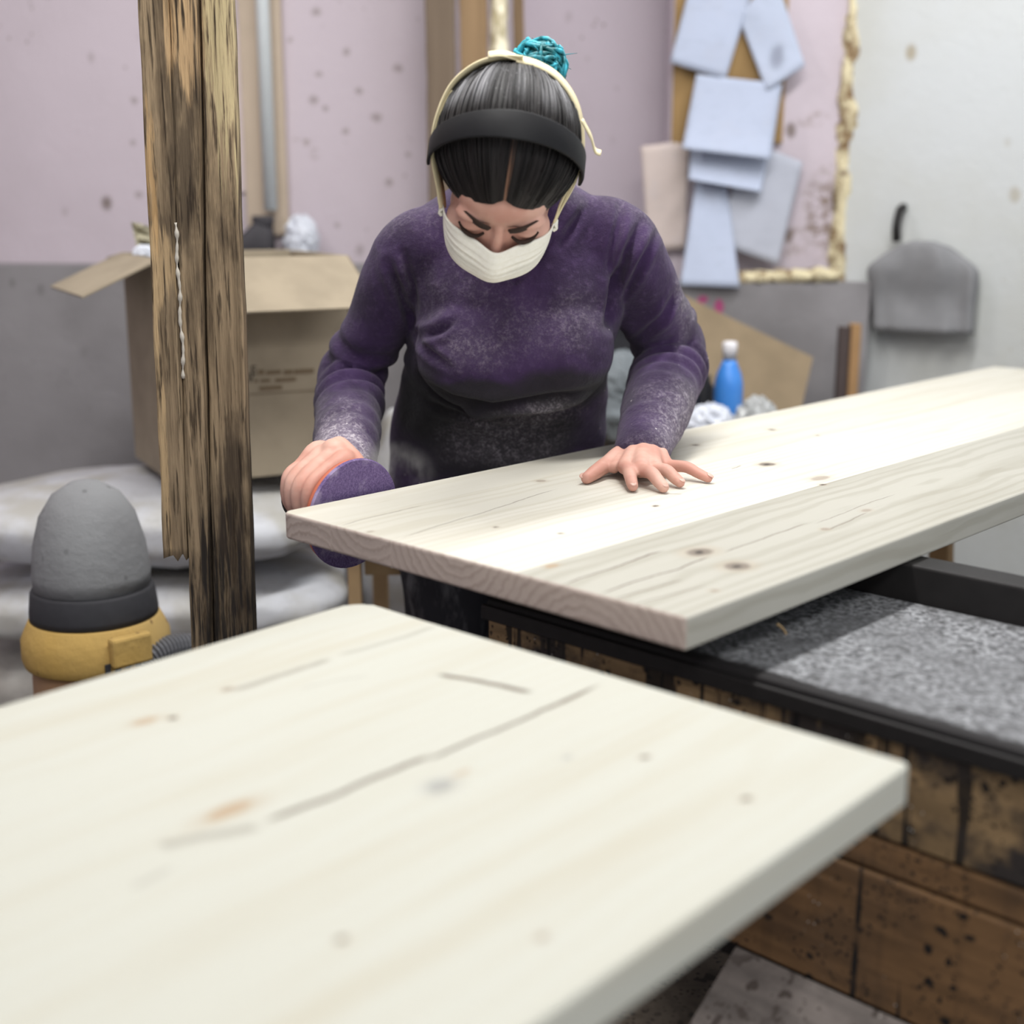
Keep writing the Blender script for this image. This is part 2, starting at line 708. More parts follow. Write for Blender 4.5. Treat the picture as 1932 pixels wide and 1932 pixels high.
def endgrain(name, base, dark, ring):
    k = N(name, .75, .2)
    p = k.warp(k.obj(), 9, .01)
    rg = k.rings(k.map(k.sub(p, ring), (.05, 1, 1)), 27, 3.5, 3, 3)
    sp = k.noise(k.obj(), 90, 3)
    col = k.mix(k.mul(k.ss(rg, .6, 1.), k.noise(k.obj(), 14, 2), 1.1), base, dark)
    col = k.mix(k.mul(k.ss(sp, .5, .75), .25), col, dark)
    return k.done(col, rg, .0005, .3)


def slab(name, base, gx, gy, L, Z0, Z1, cuts, mats, label, corner=.014, outer=.0035, cat='tabletop'):
    """glued-up top: planks side by side along gx; base = back corner of the near end; gy runs across"""
    e = empty(name, base, label, cat)
    e.rotation_euler = (0, 0, math.atan2(gx.y, gx.x))
    Wd = cuts[-1]
    for i, (a, b) in enumerate(zip(cuts[:-1], cuts[1:])):
        # local frame: x along the grain, y across (to the camera's right = minus local y)
        pts = [(0, -a), (L, -a), (L, -b), (0, -b)]
        if i == 0:
            r = corner
            pts = [(r * (1 - math.cos(q)), -(r * (1 - math.sin(q)))) for q in [j * math.pi / 2 / 5 for j in range(6)]] + [(L, 0), (L, -b), (0, -b)]
        bm = prism_bm(pts, Z0 - base.z, Z1 - base.z, 0)
        bm.edges.ensure_lookup_table()
        out, inn = [], []
        for ed in bm.edges:
            ys = [v.co.y for v in ed.verts]
            xs = [v.co.x for v in ed.verts]
            seam = (all(abs(y + a) < 1e-5 for y in ys) and i > 0) or (all(abs(y + b) < 1e-5 for y in ys) and b < Wd - 1e-4)
            (inn if seam else out).append(ed)
        bmesh.ops.bevel(bm, geom=inn, offset=.00035, segments=1, affect='EDGES')
        out = [ed for ed in bm.edges if ed.is_valid and ed.calc_face_angle(0) > .6 and not (
            all(abs(v.co.y + a) < 4e-4 for v in ed.verts) and i > 0) and not (all(abs(v.co.y + b) < 4e-4 for v in ed.verts) and b < Wd - 1e-4)
            and not (abs(ed.verts[0].co.z - ed.verts[1].co.z) > .01 and i == 0 and ed.verts[0].co.x < corner and abs(ed.verts[0].co.y) <= corner)]
        bmesh.ops.bevel(bm, geom=out, offset=outer, segments=3, affect='EDGES', profile=.5, clamp_overlap=True)
        bmesh.ops.recalc_face_normals(bm, faces=bm.faces)
        me = bpy.data.meshes.new('plank')
        bm.to_mesh(me)
        bm.free()
        o = link('plank', me, None, e, False, mats=mats[i])
        for pl in me.polygons:
            if pl.normal.x < -.5:
                pl.material_index = 1
    return e


# far slab, the one being sanded
ZT, TH = .90, .034
A = AZ(530, 965, ZT)
B = AZ(1295, 1165, ZT)
gy = (B - A).normalized()                           # across, to the right in the picture
gx = Vector((-gy.y, gy.x, 0))                       # along the grain, away from the camera
WID = (B - A).length


def loc1(px, py):
    q = AZ(px, py, ZT) - A
    return q.dot(gx), -q.dot(gy)


def kn(fn, px, py, wpx, hpx, st, kind):
    x, y = fn(px, py)
    xa, ya = fn(px + wpx, py)
    xb, yb = fn(px, py + hpx)
    r = max(math.hypot(xa - x, ya - y) * 1.1, .005)
    r2 = max(math.hypot(xb - x, yb - y) * .55, .0035)
    return (x, y, r, min(r2, r), st, kind)


def ck(fn, a, b, hw, st):
    return fn(*a) + fn(*b) + (hw, st)


k1 = [kn(loc1, 1318, 1038, 34, 13, .62, 'dark'), kn(loc1, 1388, 1064, 32, 14, .62, 'dark'), kn(loc1, 1445, 874, 20, 6, .7, 'dark'),
      kn(loc1, 1545, 900, 30, 6, .5, 'mid'), kn(loc1, 1550, 912, 10, 3, .6, 'dark'), kn(loc1, 1236, 952, 8, 3, .7, 'dark'),
      kn(loc1, 935, 991, 7, 3, .5, 'dark'), kn(loc1, 1058, 1003, 7, 3, .5, 'dark'), kn(loc1, 1020, 905, 12, 4, .5, 'mid'),
      kn(loc1, 1312, 838, 10, 3, .6, 'dark'), kn(loc1, 1455, 809, 10, 3, .6, 'dark'), kn(loc1, 1540, 820, 4, 2, .6, 'dark'),
      kn(loc1, 1553, 995, 12, 4, .5, 'mid'), kn(loc1, 1345, 1110, 10, 5, .5, 'mid'), kn(loc1, 1040, 1064, 18, 6, .55, 'tan'),
      kn(loc1, 700, 1000, 9, 3, .4, 'mid'), kn(loc1, 1630, 960, 14, 4, .4, 'mid')]
c1 = [ck(loc1, (1060, 1104), (1260, 1036), 0.0022, 0.94), ck(loc1, (1125, 1122), (1345, 1048), 0.0022, 0.94), ck(loc1, (1155, 1131), (1290, 1090), 0.0018, 0.81),
      ck(loc1, (1190, 1143), (1330, 1100), 0.0016, 0.68), ck(loc1, (1360, 1045), (1530, 985), 0.0016, 0.81), ck(loc1, (1530, 990), (1690, 930), 0.0014, 0.68),
      ck(loc1, (640, 992), (800, 952), 0.0016, 0.74), ck(loc1, (745, 1018), (1060, 920), 0.0018, 0.68), ck(loc1, (1110, 900), (1240, 930), 0.0011, 0.41),
      ck(loc1, (1258, 931), (1283, 931), 0.0018, 1.00), ck(loc1, (1380, 885), (1400, 878), 0.0016, 0.81), ck(loc1, (1560, 1000), (1640, 965), 0.0014, 0.81)]
cut1 = [0, .098, .2067, .405, WID]
pale, pale2, warm, grey = C(200, 197, 186), C(180, 174, 156), C(190, 172, 138), C(208, 203, 184)


def pick(items, lo, hi, kk):
    out = []
    for it in items:
        ys = [it[1]] if kk else [it[1], it[3]]
        if any(lo - .012 <= -y <= hi + .012 for y in ys):
            out.append(it)
    return out


eg_a, eg_b = C(178, 164, 156), C(152, 137, 128)
mats1 = []
specs1 = [(pale, pale2, .25, (0, -.05, -.09), 0), (pale, pale2, .3, (0, -.16, .05), 0), (C(206, 203, 193), pale2, .28, (0, -.31, .035), 0),
          (C(172, 170, 161), C(142, 138, 124), .34, (0, -.5, -.075), .3)]
for i, (a, b, ct, rg, bl) in enumerate(specs1):
    mats1.append([pine('pine_far_%d' % i, a, b, pick(k1, cut1[i], cut1[i + 1], True), pick(c1, cut1[i], cut1[i + 1], False), i + .3, rg, ct, bl),
                  endgrain('pine_end_%d' % i, eg_a, eg_b, rg)])
slab('tabletop', Vector((A.x, A.y, ZT)), gx, gy, 2.05, ZT - TH, ZT, cut1, mats1,
     'pale pine tabletop being sanded by the woman, her hand flat on it')

# near slab
ZN = .86
K1 = AZ(678, 1134, ZN)
K2 = AZ(1697, 1455, ZN)
far_dir = ((K2 - AZ(1150, 1881, ZN)).normalized() + (K1 - AZ(242, 1268, ZN)).normalized()).normalized()
gyn0 = (K2 - K1).normalized()
ang = (math.atan2(far_dir.y, far_dir.x) + math.atan2(gyn0.y, gyn0.x) + math.pi / 2) / 2
gxn = Vector((math.cos(ang), math.sin(ang), 0))
gyn = Vector((gxn.y, -gxn.x, 0))
WN = (K2 - K1).length
LN = 1.75


def loc2(px, py):
    q = AZ(px, py, ZN) - (K1 - gxn * 0)
    return -q.dot(gxn), q.dot(gyn)


# this slab is turned end for end: local x runs toward the camera's left, y to the ... right corner is the base
def loc2b(px, py):
    q = AZ(px, py, ZN) - K2n
    return q.dot(-gxn), -q.dot(-gyn)


K2n = K1 + gyn * WN
k2 = [kn(loc2b, 322, 1362, 12, 8, .7, 'dark'), kn(loc2b, 270, 1368, 30, 12, .5, 'tan'), kn(loc2b, 427, 1307, 14, 7, .5, 'mid'),
      kn(loc2b, 1412, 1517, 12, 8, .85, 'dark'), kn(loc2b, 1220, 1437, 7, 5, .75, 'dark'), kn(loc2b, 645, 1788, 13, 11, .8, 'dark'),
      kn(loc2b, 1025, 1783, 11, 10, .55, 'mid'), kn(loc2b, 430, 1540, 60, 22, .6, 'tan'), kn(loc2b, 832, 1492, 34, 24, .6, 'grey'),
      kn(loc2b, 1072, 1437, 12, 6, .4, 'grey'), kn(loc2b, 870, 1468, 26, 7, .35, 'tan'), kn(loc2b, 290, 1180, 8, 6, .4, 'mid')]
c2 = [ck(loc2b, (300, 1600), (500, 1562), .011, .4), ck(loc2b, (490, 1560), (835, 1420), 0.0053, .95), ck(loc2b, (800, 1440), (1140, 1290), 0.0039, .95),
      ck(loc2b, (820, 1270), (1010, 1308), 0.0067, .95), ck(loc2b, (425, 1306), (640, 1240), .008, .4), ck(loc2b, (640, 1240), (830, 1180), .007, .25),
      ck(loc2b, (560, 1300), (700, 1270), .003, .2), ck(loc2b, (242, 1680), (330, 1640), .005, .25)]
tj = [-loc2b(*p)[1] for p in ((1140, 1290), (805, 1183), (1410, 1380))]
cut2 = sorted([0, WN] + tj)
wn_pale, wn_dark = C(184, 184, 175), C(172, 164, 144)
mats2 = []
for i in range(len(cut2) - 1):
    rg = (0, -.1 - .17 * i, (-.08, .07, -.06, .06)[i % 4])
    mats2.append([pine('pine_near_%d' % i, wn_pale, wn_dark, pick(k2, cut2[i], cut2[i + 1], True), pick(c2, cut2[i], cut2[i + 1], False), i + 5.7, rg, .10, 0, .15),
                  endgrain('pine_near_end_%d' % i, eg_a, eg_b, rg)])
# base at the right far corner, grain pointing back toward the camera: across then runs to the left
base2 = Vector((K2n.x, K2n.y, ZN))
near = empty('tabletop', base2, 'pale pine tabletop in the foreground, nearest the camera', 'tabletop')
near.rotation_euler = (0, 0, math.atan2(-gxn.y, -gxn.x))
for i, (a, b) in enumerate(zip(cut2[:-1], cut2[1:])):
    last = i == len(cut2) - 2
    pts = [(0, -a), (LN, -a), (LN, -b), (0, -b)]
    if last:
        r = .022
        pts = [(0, -a), (LN, -a), (LN, -b)] + [(r * (1 - math.sin(q)), -b + r * (1 - math.cos(q))) for q in [j * math.pi / 2 / 6 for j in range(7)]]
    if i == 0:
        r = .008
        pts = [(r * (1 - math.cos(q)), -(r * (1 - math.sin(q)))) for q in [j * math.pi / 2 / 4 for j in range(5)]] + [(LN, 0), (LN, -b), (0, -b)]
    bm = prism_bm(pts, -TH, 0, 0)
    out = [ed for ed in bm.edges if abs(ed.verts[0].co.z - ed.verts[1].co.z) < .001
           and not (all(abs(v.co.y + a) < 1e-5 for v in ed.verts) and i > 0) and not (all(abs(v.co.y + b) < 1e-5 for v in ed.verts) and not last)]
    bmesh.ops.bevel(bm, geom=out, offset=.003, segments=3, affect='EDGES', profile=.5, clamp_overlap=True)
    bmesh.ops.recalc_face_normals(bm, faces=bm.faces)
    me = bpy.data.meshes.new('plank')
    bm.to_mesh(me)
    bm.free()
    link('plank', me, None, near, False, mats=mats2[i])
    for pl in me.polygons:
        if pl.normal.x < -.5:
            pl.material_index = 1


# ------------------------------------------------------------------ black workbench under the far slab
def splat_mat(name, wood, dark, amount, seed):
    k = N(name, .7, .3)
    p = k.map(k.pos(), loc=(seed, seed * .7, 0))
    g = k.noise(k.map(p, (6, 6, 60)), 1, 5, .6)
    col = k.mix(k.ss(g, .3, .7), wood, tuple(x * .55 for x in wood[:3]) + (1,))
    drip = k.noise(k.map(p, (42, 42, 3.2)), 1, 4, .6)
    col = k.mix(k.mul(k.ss(drip, .53, .57), amount), col, dark)
    dirt = k.noise(p, 9, 5, .6)
    col = k.mix(k.mul(k.ss(dirt, .45, .6), min(1, amount + .1)), col, C(50, 45, 43))
    run = k.noise(k.map(p, (55, 55, 1.1), (4, 2, 1)), 1, 2, .4)
    col = k.mix(k.mul(k.ss(run, .635, .655), k.ss(k.noise(p, 7, 2), .4, .5)), col, dark)
    sp = k.voro(k.warp(p, 40, .02), 60)
    col = k.mix(k.mul(k.ss(sp, .3, .24), k.ss(k.noise(p, 12, 2), .5, .56)), col, dark)
    sp = k.voro(k.map(k.warp(p, 90, .01), loc=(1, 2, 3)), 130)
    col = k.mix(k.mul(k.ss(sp, .3, .2), k.ss(k.noise(k.map(p, loc=(5, 1, 2)), 10, 2), .5, .58)), col, dark)
    wsp = k.voro(k.map(p, loc=(7, 3, 1)), 120)
    col = k.mix(k.mul(k.ss(wsp, .13, .09), k.ss(k.noise(p, 14, 2), .55, .65)), col, C(180, 176, 170))
    return k.done(col, k.add(g, drip), .002, .5)


def benchtop_mat():
    k = N('dusty_black_top', .75, .3)
    p = k.pos()
    a = k.noise(p, 130, 5, .75)
    b = k.noise(k.map(p, (1, 1, 1), rot=(0, 0, .75)), 10, 4)
    c = k.noise(p, 45, 4, .7)
    col = k.mix(k.ss(a, .36, .64), C(58, 58, 61), C(160, 162, 166))
    col = k.mix(k.mul(k.ss(b, .38, .62), .55), col, C(104, 105, 108))
    col = k.mix(k.mul(k.ss(c, .5, .66), .6), col, C(52, 50, 51))
    # bare black rim along the front edge, where the dust is wiped off
    dd = k.n('ShaderNodeVectorMath', operation='DOT_PRODUCT')
    k.put(dd.inputs[0], k.sub(k.warp(p, 30, .022), (bc.x + .011, bc.y + .011, 0)))
    k.put(dd.inputs[1], tuple(gx))
    col = k.mix(k.ss(dd.outputs['Value'], .024, .014), col, C(30, 28, 29))
    return k.done(col, a, .002, .6)


ZB = .822
bc = AZ(918, 1130, ZB)                              # left front corner of the bench
be = AZ(1690, 1360, ZB)
bench = empty('workbench', (bc.x, bc.y, 0), 'black paint-stained wooden workbench under the tabletop being sanded', 'workbench')
M_btop = benchtop_mat()
M_black = plain('black_paint', C(30, 28, 28), .6, .4, 40)
M_spl1 = splat_mat('splattered_wood_upper', C(150, 124, 90), C(22, 20, 20), .92, 0)
M_spl2 = splat_mat('splattered_wood_lower', C(122, 92, 62), C(24, 22, 22), .15, 3.3)
M_greyb = splat_mat('dusty_grey_board', C(118, 110, 106), C(70, 62, 58), .12, 5.1)
BL, BD = 1.5, .335
up = Vector((0, 0, 1))


def bench_pt(a, b, z):
    return Vector((bc.x, bc.y, 0)) + gy * a + gx * b + up * z


def bbox(name, a0, a1, b0, b1, z0, z1, mat, bevel=.002, parent=bench):
    return box(name, bench_pt((a0 + a1) / 2, (b0 + b1) / 2, (z0 + z1) / 2), (gy, gx, up), (a1 - a0, b1 - b0, z1 - z0), mat, parent, bevel)


bbox('bench_top', 0, BL, 0, BD, ZB - .018, ZB, M_btop, .003)
bbox('front_trim', -.004, BL + .004, -.006, .0, ZB - .024, ZB - .006, M_black, .002)
bbox('front_board', 0, BL, .002, .024, ZB - .125, ZB - .0245, M_spl1, .003)
bbox('front_board', 0, BL, .003, .026, ZB - .160, ZB - .128, M_spl2, .003)
bbox('front_board', .02, BL, .0, .024, ZB - .30, ZB - .163, M_spl2, .003)
bbox('front_board', .02, BL, .012, .03, ZB - .325, ZB - .303, M_black, .003)
bbox('rear_board', 0, BL, BD - .024, BD, ZB - .2, ZB - .02, M_black, .003)
bbox('end_board', .001, .022, .026, BD - .026, ZB - .2, ZB - .02, M_spl1, .003)
bbox('end_board', BL - .022, BL - .001, .026, BD - .026, ZB - .2, ZB - .02, M_spl1, .003)
for a0 in (.03, .62, BL - .1):
    for b0 in (.035, BD - .095):
        bbox('leg', a0, a0 + .07, b0, b0 + .06, 0, ZB - .018, M_black, .003)
bbox('lower_shelf', .05, BL - .02, -.14, BD - .01, .375, .397, splat_mat('plywood_shelf', C(128, 116, 104), C(60, 54, 50), .3, 8.), .002)
# beams on which the slab lies
bbox('bearer', .02, BL, BD + .002, BD + .05, ZB - .03, ZT - TH - .0005, M_black, .003)
# dusty board leaning on the lower shelf
box('lower_board', bench_pt(.79, -.075, .462), (gy, (gx * .83 + up * .55).normalized(), (gx * -.55 + up * .83).normalized()), (.85, .19, .018), M_greyb, bench, .002)

# trestles carrying both slabs beyond the bench
M_trest = plain('raw_trestle_wood', C(150, 122, 88), .8, .25, 25)


def trestle(c, ax, top, width, label):
    ax = Vector(ax).normalized()
    ay = Vector((-ax.y, ax.x, 0))
    e = empty('trestle', (c[0], c[1], 0), label, 'trestle')
    c = Vector((c[0], c[1], 0))
    box('beam', c + up * (top - .035), (ax, ay, up), (width, .05, .07), M_trest, e, .003)
    for s in (-1, 1):
        for t in (-1, 1):
            a = c + ax * (s * (width / 2 - .08)) + ay * (t * .02) + up * (top - .03)
            b = c + ax * (s * (width / 2 - .05)) + ay * (t * .2) + up * .012
            z = (a - b).normalized()
            x = ax
            y = z.cross(x).normalized()
            x = y.cross(z)
            box('leg', (a + b) / 2, (x, y, z), (.045, .03, (a - b).length), M_trest, e, .003)
    return e


cc = A + gy * (WID / 2) + gx * 1.55
trestle((cc.x, cc.y), gy, ZT - TH, .56, 'wooden trestle under the far end of the sanded tabletop')
cc = K1 + gyn * (WN / 2) - gxn * .6
trestle((cc.x, cc.y), gyn, ZN - TH, .5, 'wooden trestle under the front part of the foreground tabletop')
cc = K1 + gyn * (WN / 2) - gxn * 1.45
trestle((cc.x, cc.y), gyn, ZN - TH, .5, 'wooden trestle under the near end of the foreground tabletop')


# ------------------------------------------------------------------ the woman
def skin_mat():
    k = N('skin', .55, .35)
    p = k.pos()
    a = k.noise(p, 60, 4)
    b = k.noise(p, 16, 3)
    col = k.mix(k.ss(b, .35, .65), C(206, 164, 149), C(192, 142, 127))
    col = k.mix(k.mul(k.ss(a, .55, .75), .35), col, C(196, 132, 118))
    k.b.inputs['Subsurface Weight'].default_value = .12
    k.b.inputs['Subsurface Radius'].default_value = (.012, .005, .003)
    k.b.inputs['Subsurface Scale'].default_value = .5
    return k.done(col, a, .0006, .35)


def sweater_mat():
    k = N('purple_fleece', .95, .12)
    p = k.pos()
    pw = k.warp(p, 14, .05)
    fine = k.noise(p, 520, 4, .7)
    mid = k.noise(p, 90, 4, .65)
    big = k.noise(p, 11, 4, .6)
    col = k.mix(k.ss(big, .35, .68), C(44, 29, 58), C(62, 43, 80))
    col = k.mix(k.mul(k.ss(mid, .5, .75), .45), col, C(82, 63, 98))
    # near-black patches over the belly, with an outline of their own
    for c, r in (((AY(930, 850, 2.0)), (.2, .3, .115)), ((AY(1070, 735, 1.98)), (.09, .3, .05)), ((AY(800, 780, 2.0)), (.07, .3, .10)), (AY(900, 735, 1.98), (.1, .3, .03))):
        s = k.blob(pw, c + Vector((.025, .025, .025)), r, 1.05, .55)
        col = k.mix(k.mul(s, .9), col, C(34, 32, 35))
    # sawdust caught in the pile
    pile = k.add(.18, k.mul(k.ss(k.noise(p, 240, 3, .7), .38, .66), k.ss(mid, .3, .7)))
    dust = C(186, 178, 186)
    for c, r, st in ((AY(950, 852, 1.98), (.15, .3, .07), .62), (AY(1040, 790, 1.98), (.09, .3, .04), .5), (AY(890, 660, 1.93), (.075, .3, .04), .24), (AY(1010, 620, 1.93), (.09, .3, .06), .14),
                     (AY(1090, 600, 1.95), (.05, .3, .08), .14), (AY(1215, 385, 2.0), (.09, .2, .07), .16), (AY(1100, 350, 2.0), (.1, .2, .04), .13), (AY(760, 400, 2.0), (.1, .2, .05), .13),
                     (AY(1265, 780, 2.0), (.08, .3, .07), .62), (AY(1230, 830, 1.95), (.07, .3, .05), .4), (AY(636, 862, 1.82), (.05, .3, .05), 2.0), (AY(650, 800, 1.95), (.06, .3, .05), .5),
                     (AY(1295, 560, 2.05), (.02, .3, .12), .35), (AY(850, 560, 1.95), (.15, .3, .12), .10)):
        s = k.blob(pw, c + Vector((.025, .025, .025)), r, 1, .2)
        col = k.mix(k.math('MINIMUM', k.mul(s, pile, st * 1.05), .85), col, dust)
    fl = k.voro(k.warp(p, 50, .01), 34)
    col = k.mix(k.mul(k.ss(fl, .066, .045), k.ss(k.noise(p, 9, 2), .52, .58), .7), col, C(205, 198, 200))
    k.b.inputs['Sheen Weight'].default_value = .12
    k.b.inputs['Sheen Roughness'].default_value = .6
    return k.done(col, k.add(fine, k.mul(mid, 2.2)), .0016, .7)


M_skin = skin_mat()
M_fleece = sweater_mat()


def cloth_mat(name, c, dust, amt):
    k = N(name, .92, .15)
    p = k.pos()
    a = k.noise(p, 300, 4, .6)
    b = k.noise(k.map(p, (1, 1, .35), rot=(0, .6, 0)), 26, 5, .65)
    col = k.mix(k.mul(k.ss(b, .48, .72), amt), c, dust)
    return k.done(col, k.add(a, b), .001, .5)


M_trouser = cloth_mat('dusty_black_cloth', C(38, 37, 42), C(120, 118, 122), .4)

PB = Vector((-.02, 2.22, 0))
person = empty('person', PB, 'person in dusty purple sweater and dust mask leaning over the tabletop, sanding its edge', 'person')

S_r, E_r, W_r = AY(774, 474, 2.03), AY(664, 712, 2.11), AY(650, 880, 1.84)
S_l, E_l, W_l = AY(1172, 456, 2.03), AY(1266, 672, 2.13), AY(1218, 832, 1.90)
print('ARMS', (S_r - E_r).length, (E_r - W_r).length, (S_l - E_l).length, (E_l - W_l).length, (S_r - S_l).length)

X1, Y1 = Vector((1, 0, 0)), Vector((0, 1, 0))


def torso(g):
    lean = Vector((0, .9, .32)).normalized()
    R = [((-.03, 2.235, .76), .182, .125), ((-.026, 2.225, .84), .183, .124), ((-.022, 2.19, .92), .176, .118), ((-.014, 2.15, .99), .165, .112),
         ((-.002, 2.10, 1.06), .158, .112), ((.006, 2.06, 1.12), .158, .115), ((.008, 2.045, 1.18), .160, .105), ((.006, 2.04, 1.225), .155, .086),
         ((.004, 2.03, 1.262), .145, .07), ((.003, 2.01, 1.292), .09, .06), ((.0, 1.985, 1.315), .062, .055)]
    V, F = ell_loft([(c, X1, lean if c[2] > .95 else Y1, a + g, b + g, 2.3) for c, a, b in R], 40)
    parts = [(V, F)]
    parts.append(ellipsoid((.005, 2.015, 1.06), (.132 + g, .082 + g, .105 + g), nu=40, nv=24))   # bust under loose fleece
    for sx in (-.066, .076):
        parts.append(ellipsoid((sx, 2.0, 1.06), (.074 + g, .070 + g, .082 + g)))
    return parts


def arm(S, E, Wp, g, r):
    sh = S + (Vector((0, 2.04, 1.24)) - S) * .35
    P = [sh, S, S.lerp(E, .5), E, E.lerp(Wp, .5), Wp]
    return chain(P, [x + g for x in r], 8, 22)


# --- head frame: face turned down to the work
al, ro = math.radians(55), math.radians(12.5)
fy = Vector((0, -math.cos(al), -math.sin(al)))
fz = Vector((0, -math.sin(al), math.cos(al)))
fx = Vector((1, 0, 0))
Rr = Matrix.Rotation(ro, 3, Vector((0, 1, 0)))
fx, fy, fz = Rr @ fx, Rr @ fy, Rr @ fz
_yw = Matrix.Rotation(math.radians(6), 3, fz)
if (_yw @ fy).x < fy.x:
    _yw = Matrix.Rotation(math.radians(-6), 3, fz)
fx, fy = _yw @ fx, _yw @ fy
HC = AY(951, 322, 1.70)
HA = (fx, fy, fz)


def HL(x, y, z):
    return HC + fx * x + fy * y + fz * z


def head_parts():
    P = [ellipsoid(HL(0, -.012, .03), (.076, .096, .084), HA), ellipsoid(HL(0, .03, -.03), (.062, .066, .08), HA),
         ellipsoid(HL(0, .045, -.085), (.036, .04, .032), HA),                    # chin
         ellipsoid(HL(0, .052, .03), (.058, .042, .045), HA)]                     # forehead
    for s in (-1, 1):
        P.append(ellipsoid(HL(s * .043, .06, -.022), (.022, .026, .022), HA))     # cheekbones
        P.append(ellipsoid(HL(s * .03, .078, .018), (.026, .014, .009), HA))      # brow ridge
        P.append(ellipsoid(HL(s * .032, .076, -.001), (.017, .015, .012), HA))    # lids
        P.append(ellipsoid(HL(s * .078, -.01, -.012), (.008, .02, .03), HA))      # ears
    # nose and lips
    P.append(tube([HL(0, .088, .012), HL(0, .093, -.01), HL(0, .098, -.03)], [.007, .0072, .008], 12))
    P.append(ellipsoid(HL(0, .096, -.034), (.012, .009, .008), HA))
    P.append(ellipsoid(HL(0, .087, -.062), (.022, .01, .006), HA))
    P.append(ellipsoid(HL(0, .085, -.071), (.019, .01, .006), HA))
    # neck
    nb = Vector((.003, 2.0, 1.275))
    P.append(chain([HL(0, -.03, -.05), HL(0, -.045, -.1).lerp(nb, .45), nb], [.052, .05, .06], 6, 20))
    return P


# --- planted hand (her left), fingers spread on the wood
def hand_planted():
    ZF = ZT + .0085
    P = []
    wr = W_l
    mcp = {'i': AZ(1180, 880, ZT + .020), 'm': AZ(1209, 885, ZT + .022), 'r': AZ(1236, 884, ZT + .020), 'p': AZ(1258, 878, ZT + .017)}
    tip = {'i': AZ(1194, 917, ZF), 'm': AZ(1252, 919, ZF), 'r': AZ(1283, 910, ZF), 'p': AZ(1336, 902, ZF - .001)}
    rad = {'i': (.0105, .0095, .0088, .0078), 'm': (.0105, .0097, .009, .008), 'r': (.0102, .0092, .0086, .0076), 'p': (.0095, .0085, .0076, .0068)}
    for k in 'imrp':
        a, b = mcp[k], tip[k]
        m1 = a.lerp(b, .45) + up * .006
        m2 = a.lerp(b, .76) + up * .0025
        base = a.lerp(wr, .3)
        P.append(chain([base, a, m1, m2, b], [.0115] + list(rad[k]), 6, 14))
        P.append(ellipsoid(a, (.0118, .012, .010)))
    # thumb
    cm = AZ(1168, 862, ZT + .022)
    mp = AZ(1142, 878, ZT + .016)
    ip = AZ(1124, 890, ZT + .013)
    tt = AZ(1107, 902, ZT + .0085)
    P.append(chain([cm.lerp(wr, .3), cm, mp, ip, tt], [.016, .0155, .0118, .0105, .0088], 6, 14))
    # palm
    for k, q in (('i', .014), ('m', .0145), ('r', .0140), ('p', .0125)):
        P.append(chain([wr + (mcp[k] - mcp['m']) * .25, wr.lerp(mcp[k], .55), mcp[k]], [.019, .0155, q * .86], 6, 14))
    P.append(chain([cm.lerp(wr, .4), mp.lerp(mcp['i'], .45) - up * .002], [.014, .009], 6, 12))
    P.append(chain([E_l.lerp(wr, .6), wr, wr.lerp(mcp['m'], .3)], [.028, .0235, .019], 6, 16))
    return P, tip, tt, mcp, ip


# --- sander and the hand on it
DC = A + gx * .02                                   # placeholder, set from the picture just below
q = AZ(690, 937, ZT)
ed = (q - A).dot(gx)
DC = A + gx * ed - gy * .016
DC.z = .873
SA = (-gy + up * .10).normalized()                  # sander axis, pointing away from the slab edge
SU = (up - SA * up.dot(SA)).normalized()
SS = SA.cross(SU)
if SS.dot(gx) < 0:
    SS = -SS


def SP(a, s, u):
    return DC + SA * a + SS * s + SU * u


def hand_grip():
    P = []
    for j, a in enumerate((.034, .053, .071, .087)):
        k = (1, 1.04, 1, .88)[j]
        mcp = SP(a + .004, -.016, .052 * k)
        P.append(chain([SP(a + .012, .02, .056), mcp, SP(a, -.046 * k, .036), SP(a - .002, -.050 * k, .008), SP(a - .003, -.036 * k, -.016)],
                       [.0125, .011, .0098, .009, .0078], 6, 14))
        P.append(chain([W_r, SP(a + .01, .02, .06), mcp], [.02, .016, .012], 6, 14))
    P.append(chain([SP(.07, .03, .07), SP(.045, .036, .058), SP(.026, .03, .05), SP(.012, .018, .056)], [.016, .0135, .0112, .009], 6, 14))
    P.append(chain([E_r.lerp(W_r, .6), W_r, SP(.065, .018, .066)], [.028, .024, .02], 6, 16))
    return P


hp, tips, thumb_tip, mcps, thumb_ip = hand_planted()
legs = []
for sx, fyo in ((-.105, 0), (.06, .02)):
    hip, kn_, an = Vector((sx, 2.235, .82)), Vector((sx * 1.08, 2.20, .45)), Vector((sx * 1.1, 2.27 + fyo, .09))
    legs.append((hip, kn_, an))
parts = torso(-.012) + [arm(S_r, E_r, W_r, -.012, (.05, .05, .044, .042, .038, .036)), arm(S_l, E_l, W_l, -.012, (.05, .05, .046, .044, .04, .036))]
parts += head_parts() + hp + hand_grip()
for hip, kn_, an in legs:
    parts.append(chain([hip, hip.lerp(kn_, .5), kn_, kn_.lerp(an, .45), an], [.075, .066, .05, .047, .034], 6, 18))
V, F = merge(parts)
body = place(fused('body', V, F, .0026, 3, .5), 'body', M_skin, person)

# --- sweater
SLR = (.060, .055, .05, .052, .051, .045)
SLL = (.060, .056, .055, .058, .056, .041)
V, F = merge(torso(.004) + [arm(S_r, E_r, W_r.lerp(E_r, -.06), 0, SLR), arm(S_l, E_l, W_l.lerp(E_l, -.10), 0, SLL)])
me = fused('sweater', V, F, .0042, 14, .5)
Pn, Nn = arrays(me)


